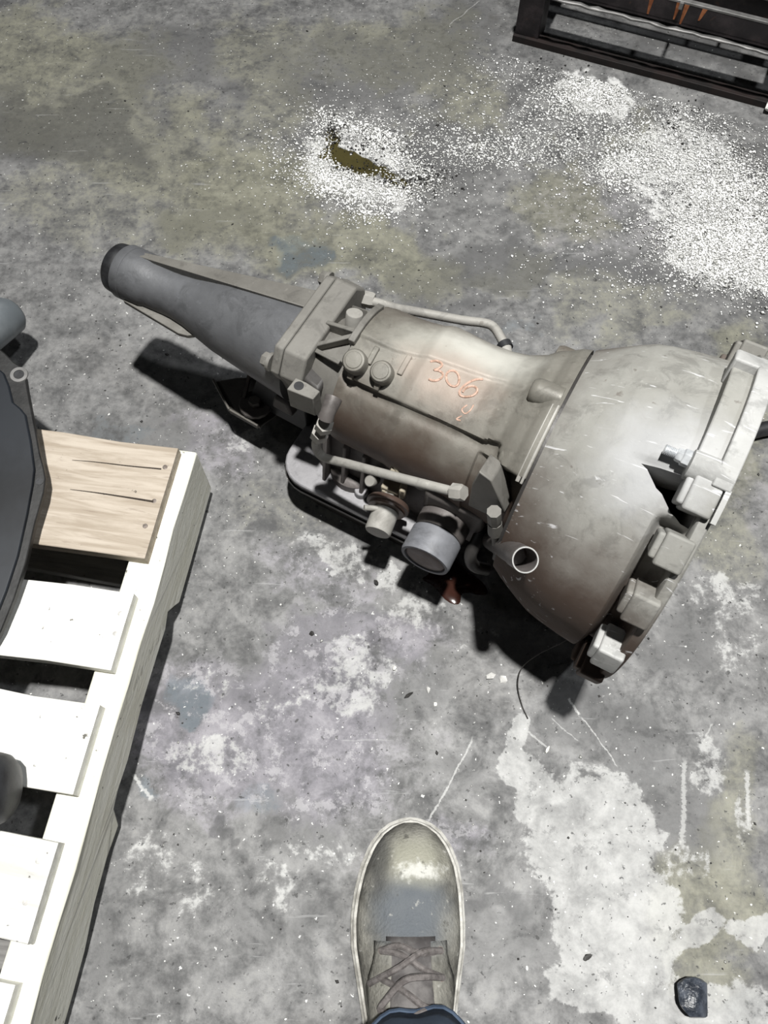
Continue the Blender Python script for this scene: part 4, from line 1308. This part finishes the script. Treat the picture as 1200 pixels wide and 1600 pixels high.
M_wire = mat_plain('thin_dark_wire', (0.05, 0.048, 0.046), (0.10, 0.095, 0.09), 200, 0.4, 0.5)
wp = [at(825, 1123, 0.002), at(815, 1100, 0.003), at(809, 1070, 0.006), at(816, 1043, 0.012), at(842, 1022, 0.03), at(880, 1003, 0.045), at(915, 982, 0.06)]
w0 = Vector((wp[0].x, wp[0].y, 0))
WI = MB().tube([q - w0 for q in curve_pts(wp, 8)], 0.0007, 6).build('thin_wire', M_wire)
WI.location = w0
tag(WI, 'thin curled wire rising from the floor to the bottom of the bell housing', 'wire')


def lump(name, p, size, mat, label, cat, seed, flat=0.6, sub=2):
    r = random.Random(seed)
    bm = bmesh.new()
    bmesh.ops.create_icosphere(bm, subdivisions=sub, radius=1)
    ds_ = [(Vector((r.uniform(-1, 1), r.uniform(-1, 1), r.uniform(-1, 1))).normalized(), r.uniform(0.55, 0.9)) for _ in range(9)]
    for v in bm.verts:
        c = v.co.normalized()
        k = 1.0
        for d_, l_ in ds_:
            q = c.dot(d_)
            if q > l_:
                k = min(k, l_ / q)
        v.co = c * k
        v.co = Vector((v.co.x * size[0], v.co.y * size[1], v.co.z * size[2]))
    zmin = min(v.co.z for v in bm.verts)
    for v in bm.verts:
        v.co.z = max(v.co.z - zmin, 0) - 0.0003
    me_ = bpy.data.meshes.new(name)
    bm.to_mesh(me_)
    bm.free()
    me_.materials.append(mat)
    me_.polygons.foreach_set('use_smooth', [True] * len(me_.polygons))
    me_.set_sharp_from_angle(angle=rad(25))
    o = bpy.data.objects.new(name, me_)
    COL.objects.link(o)
    o.location = (p.x, p.y, 0)
    o.rotation_euler = (0, 0, r.uniform(0, 6))
    return tag(o, label, cat)


M_gum = mat_plain('glossy_black_tar', (0.018, 0.022, 0.03), (0.07, 0.08, 0.10), 70, 0.28, 0.0, 0.8)
lump('tar_lump', at(1078, 1562, 0), (0.021, 0.023, 0.010), M_gum, 'glossy blue-black lump of tar on the pale patch at the bottom right', 'lump', 4, sub=3)
M_white = mat_plain('white_paper', (0.72, 0.71, 0.66), (0.82, 0.81, 0.77), 60, 0.8)
lump('paper_scrap', at(1203, 172, 0), (0.013, 0.022, 0.012), M_white, 'crumpled white scrap at the right edge below the steel frame', 'scrap', 6)
M_chip = mat_plain('pale_chip', (0.45, 0.445, 0.43), (0.65, 0.645, 0.62), 80, 0.85)
M_drk = mat_plain('dark_flake', (0.02, 0.019, 0.018), (0.05, 0.047, 0.045), 80, 0.6)
for (px, py, sz, m_, lab) in (((766), 1057, (0.008, 0.0045, 0.003), M_chip, 'larger pale paint chip left of the thin wire'), (786, 1062, (0.006, 0.006, 0.002), M_chip, 'greyer pale chip touching the larger chip left of the thin wire'),
                              (616, 1045, (0.004, 0.0035, 0.003), M_white, 'round white chip on the purple stained floor below the gearbox'), (669, 1078, (0.005, 0.003, 0.002), M_chip, 'small rectangular pale chip beside the dark splinter'),
                              (639, 1086, (0.008, 0.0025, 0.003), M_drk, 'dark elongated splinter on the floor below the oil pan'), (855, 1172, (0.0022, 0.006, 0.002), M_white, 'white sliver above the large pale patch'),
                              (917, 1495, (0.0035, 0.007, 0.002), M_drk, 'dark flake in the middle of the large pale patch'), (680, 1101, (0.003, 0.003, 0.002), M_white, 'small white crumb right of the dark splinter'),
                              (588, 911, (0.005, 0.004, 0.003), M_drk, 'black crumb just below the oil pan'), (487, 990, (0.004, 0.004, 0.003), M_drk, 'round black pellet left of centre below the oil pan')):
    lump('floor_chip', at(px, py, 0), sz, m_, lab, 'chip', int(px), sub=1)

# oil under the gearbox
M_oil = mat_plain('red_brown_oil', (0.014, 0.005, 0.004), (0.035, 0.014, 0.010), 20, 0.08, 0.0, 0.05, 0.6)
oc = at(705, 930, 0)
op = MB()
rows = []
for (f_, z) in ((1.0, 0.0004), (0.9, 0.0012), (0.6, 0.0016), (0.05, 0.0017)):
    rows.append([((0.040 + 0.007 * math.sin(3 * a) + 0.008 * math.sin(5 * a + 1)) * f_ * math.cos(a), (0.026 + 0.005 * math.sin(4 * a)) * f_ * math.sin(a), z) for a in np.linspace(0, 2 * math.pi, 48, endpoint=False)])
op.grid(rows, closed=True)
po = op.build('oil_puddle', M_oil)
po.location = (oc.x + 0.0, oc.y + 0.022, 0)
po.rotation_euler = (0, 0, math.atan2(GA.y, GA.x))
tag(po, 'small glossy red-brown oil puddle under the round servo cover', 'puddle')

# ------------------------------------------------------------------ granules (far too many to count)


def grains(name, cents, sizes, mats, mids, label, seed):
    r = np.random.default_rng(seed)
    n = len(cents)
    base = np.array([[1, 0, 0], [0, 1, 0], [-1, 0, 0], [0, -1, 0], [0, 0, 1], [0, 0, -0.6]], float)
    tri = np.array([[0, 1, 4], [1, 2, 4], [2, 3, 4], [3, 0, 4], [1, 0, 5], [2, 1, 5], [3, 2, 5], [0, 3, 5]])
    j = base[None] * (1 + r.uniform(-0.35, 0.35, (n, 6, 3)))
    sc_ = sizes[:, None, None] * r.uniform(0.6, 1.25, (n, 1, 3))
    j = j * sc_
    a = r.uniform(0, 2 * np.pi, n)
    c, s_ = np.cos(a)[:, None], np.sin(a)[:, None]
    x, y = j[..., 0] * c - j[..., 1] * s_, j[..., 0] * s_ + j[..., 1] * c
    z = np.maximum(j[..., 2] * 0.55 + sizes[:, None] * 0.28, 0.0001)
    V = np.stack([x + cents[:, 0:1], y + cents[:, 1:2], z + cents[:, 2:3]], -1).reshape(-1, 3)
    T = (tri[None] + (np.arange(n) * 6)[:, None, None]).reshape(-1, 3)
    me_ = bpy.data.meshes.new(name)
    me_.vertices.add(len(V))
    me_.vertices.foreach_set('co', V.ravel())
    me_.loops.add(T.size)
    me_.loops.foreach_set('vertex_index', T.ravel().astype(np.int32))
    me_.polygons.add(len(T))
    me_.polygons.foreach_set('loop_start', np.arange(0, T.size, 3, dtype=np.int32))
    for m_ in mats:
        me_.materials.append(m_)
    me_.polygons.foreach_set('material_index', np.repeat(mids, 8).astype(np.int32))
    me_.update()
    o = bpy.data.objects.new(name, me_)
    COL.objects.link(o)
    return tag(o, label, 'granules', kind='stuff')


M_gran = mat_plain('white_absorbent', (0.80, 0.80, 0.785), (0.93, 0.93, 0.915), 200, 0.9)
M_gran2 = mat_plain('grey_absorbent', (0.36, 0.36, 0.34), (0.52, 0.52, 0.5), 200, 0.9)

# (px, py, rx, ry, angle, count): loose heaps and drifts
heaps = [(545, 292, 70, 22, 12, 900), (620, 300, 50, 22, -5, 500), (498, 240, 22, 50, 0, 520), (520, 285, 36, 22, 30, 520), (540, 195, 50, 16, 18, 420), (595, 218, 36, 20, 30, 620), (640, 262, 60, 16, 28, 420),
         (580, 330, 40, 20, 0, 260), (590, 215, 110, 55, 15, 420), (560, 260, 140, 90, 10, 700), (450, 240, 60, 40, 0, 160), (730, 235, 80, 26, 5, 520), (700, 190, 90, 50, 0, 240),
         (920, 145, 46, 22, 0, 1500), (935, 160, 60, 30, 0, 700), (860, 165, 60, 30, -20, 420), (900, 210, 120, 40, 0, 700), (820, 235, 100, 30, 0, 620), (1000, 220, 60, 24, 10, 620), (985, 255, 50, 22, 0, 1000), (960, 280, 60, 20, 15, 520),
         (1070, 190, 50, 50, 0, 620), (1110, 250, 70, 50, 20, 1000), (1060, 270, 60, 24, 20, 520), (1150, 290, 70, 40, 15, 1500), (1110, 310, 60, 26, 10, 820), (1130, 370, 90, 40, 5, 2800), (1080, 380, 50, 28, 20, 1000),
         (1180, 400, 50, 60, 0, 1500), (1120, 420, 70, 25, 10, 900), (1170, 330, 60, 60, 0, 1200), (1060, 440, 120, 30, 0, 320), (950, 120, 180, 40, 10, 420), (830, 110, 90, 40, 0, 200), (900, 400, 160, 60, 0, 160), (1000, 90, 160, 22, 12, 120),
         (760, 120, 60, 40, 0, 70), (980, 330, 160, 50, 10, 300), (1040, 180, 200, 110, 10, 900)]
C_, Sz, Mi = [], [], []
for (cx, cy, rx, ry, an_, cnt) in heaps:
    for _ in range(int(cnt * 1.6)):
        u, v = rng.normal(0, 0.62, 2)
        c, s_ = math.cos(rad(an_)), math.sin(rad(an_))
        x, y = cx + (u * rx) * c - (v * ry) * s_, cy + (u * rx) * s_ + (v * ry) * c
        ex_ = ((x - 552) * 0.9 + (y - 248) * 0.45) / 40, (-(x - 552) * 0.45 + (y - 248) * 0.9) / 17
        if ex_[0] ** 2 + ex_[1] ** 2 < 1.0 and rng.random() < 0.93:
            continue
        p = at(x, y, 0)
        if p.y < 1.385 - 0.42 * (p.x - 0.235) - 0.02 or p.x < 0.2:
            C_.append((p.x, p.y, 0.0012 * rng.random() if cnt > 900 else 0))
            Sz.append(min(0.0042, 0.0011 + rng.exponential(0.00055)))
            Mi.append(0 if rng.random() < 0.86 else 1)
g1 = grains('absorbent_granules', np.array(C_), np.array(Sz), [M_gran, M_gran2], np.array(Mi), 'white oil-absorbent granules scattered over the floor at the upper right', 3)

C_, Sz, Mi = [], [], []
for _ in range(3600):
    x, y = rng.uniform(-0.95, 0.95), rng.uniform(-0.25, 1.7)
    C_.append((x, y, 0))
    Sz.append(min(0.003, 0.00045 + rng.exponential(0.00045)))
    t = rng.random()
    Mi.append(0 if t < 0.22 else (1 if t < 0.45 else 2))
# dark crumbs in and round the oil spot
for (cx, cy, rx, ry, cnt) in ((520, 205, 16, 20, 160), (575, 230, 40, 14, 160), (660, 280, 40, 20, 200), (560, 262, 30, 10, 60), (620, 285, 50, 8, 90), (1090, 350, 80, 60, 120), (1070, 190, 50, 40, 120), (870, 110, 60, 30, 60)):
    for _ in range(cnt):
        u, v = rng.normal(0, 0.6, 2)
        p = at(cx + u * rx, cy + v * ry, 0)
        C_.append((p.x, p.y, 0.0012))
        Sz.append(min(0.0032, 0.0008 + rng.exponential(0.0005)))
        Mi.append(2)
grains('floor_grit', np.array(C_), np.array(Sz), [M_gran, M_gran2, M_drk], np.array(Mi), 'tiny pale and dark grit strewn over the whole concrete floor', 4)
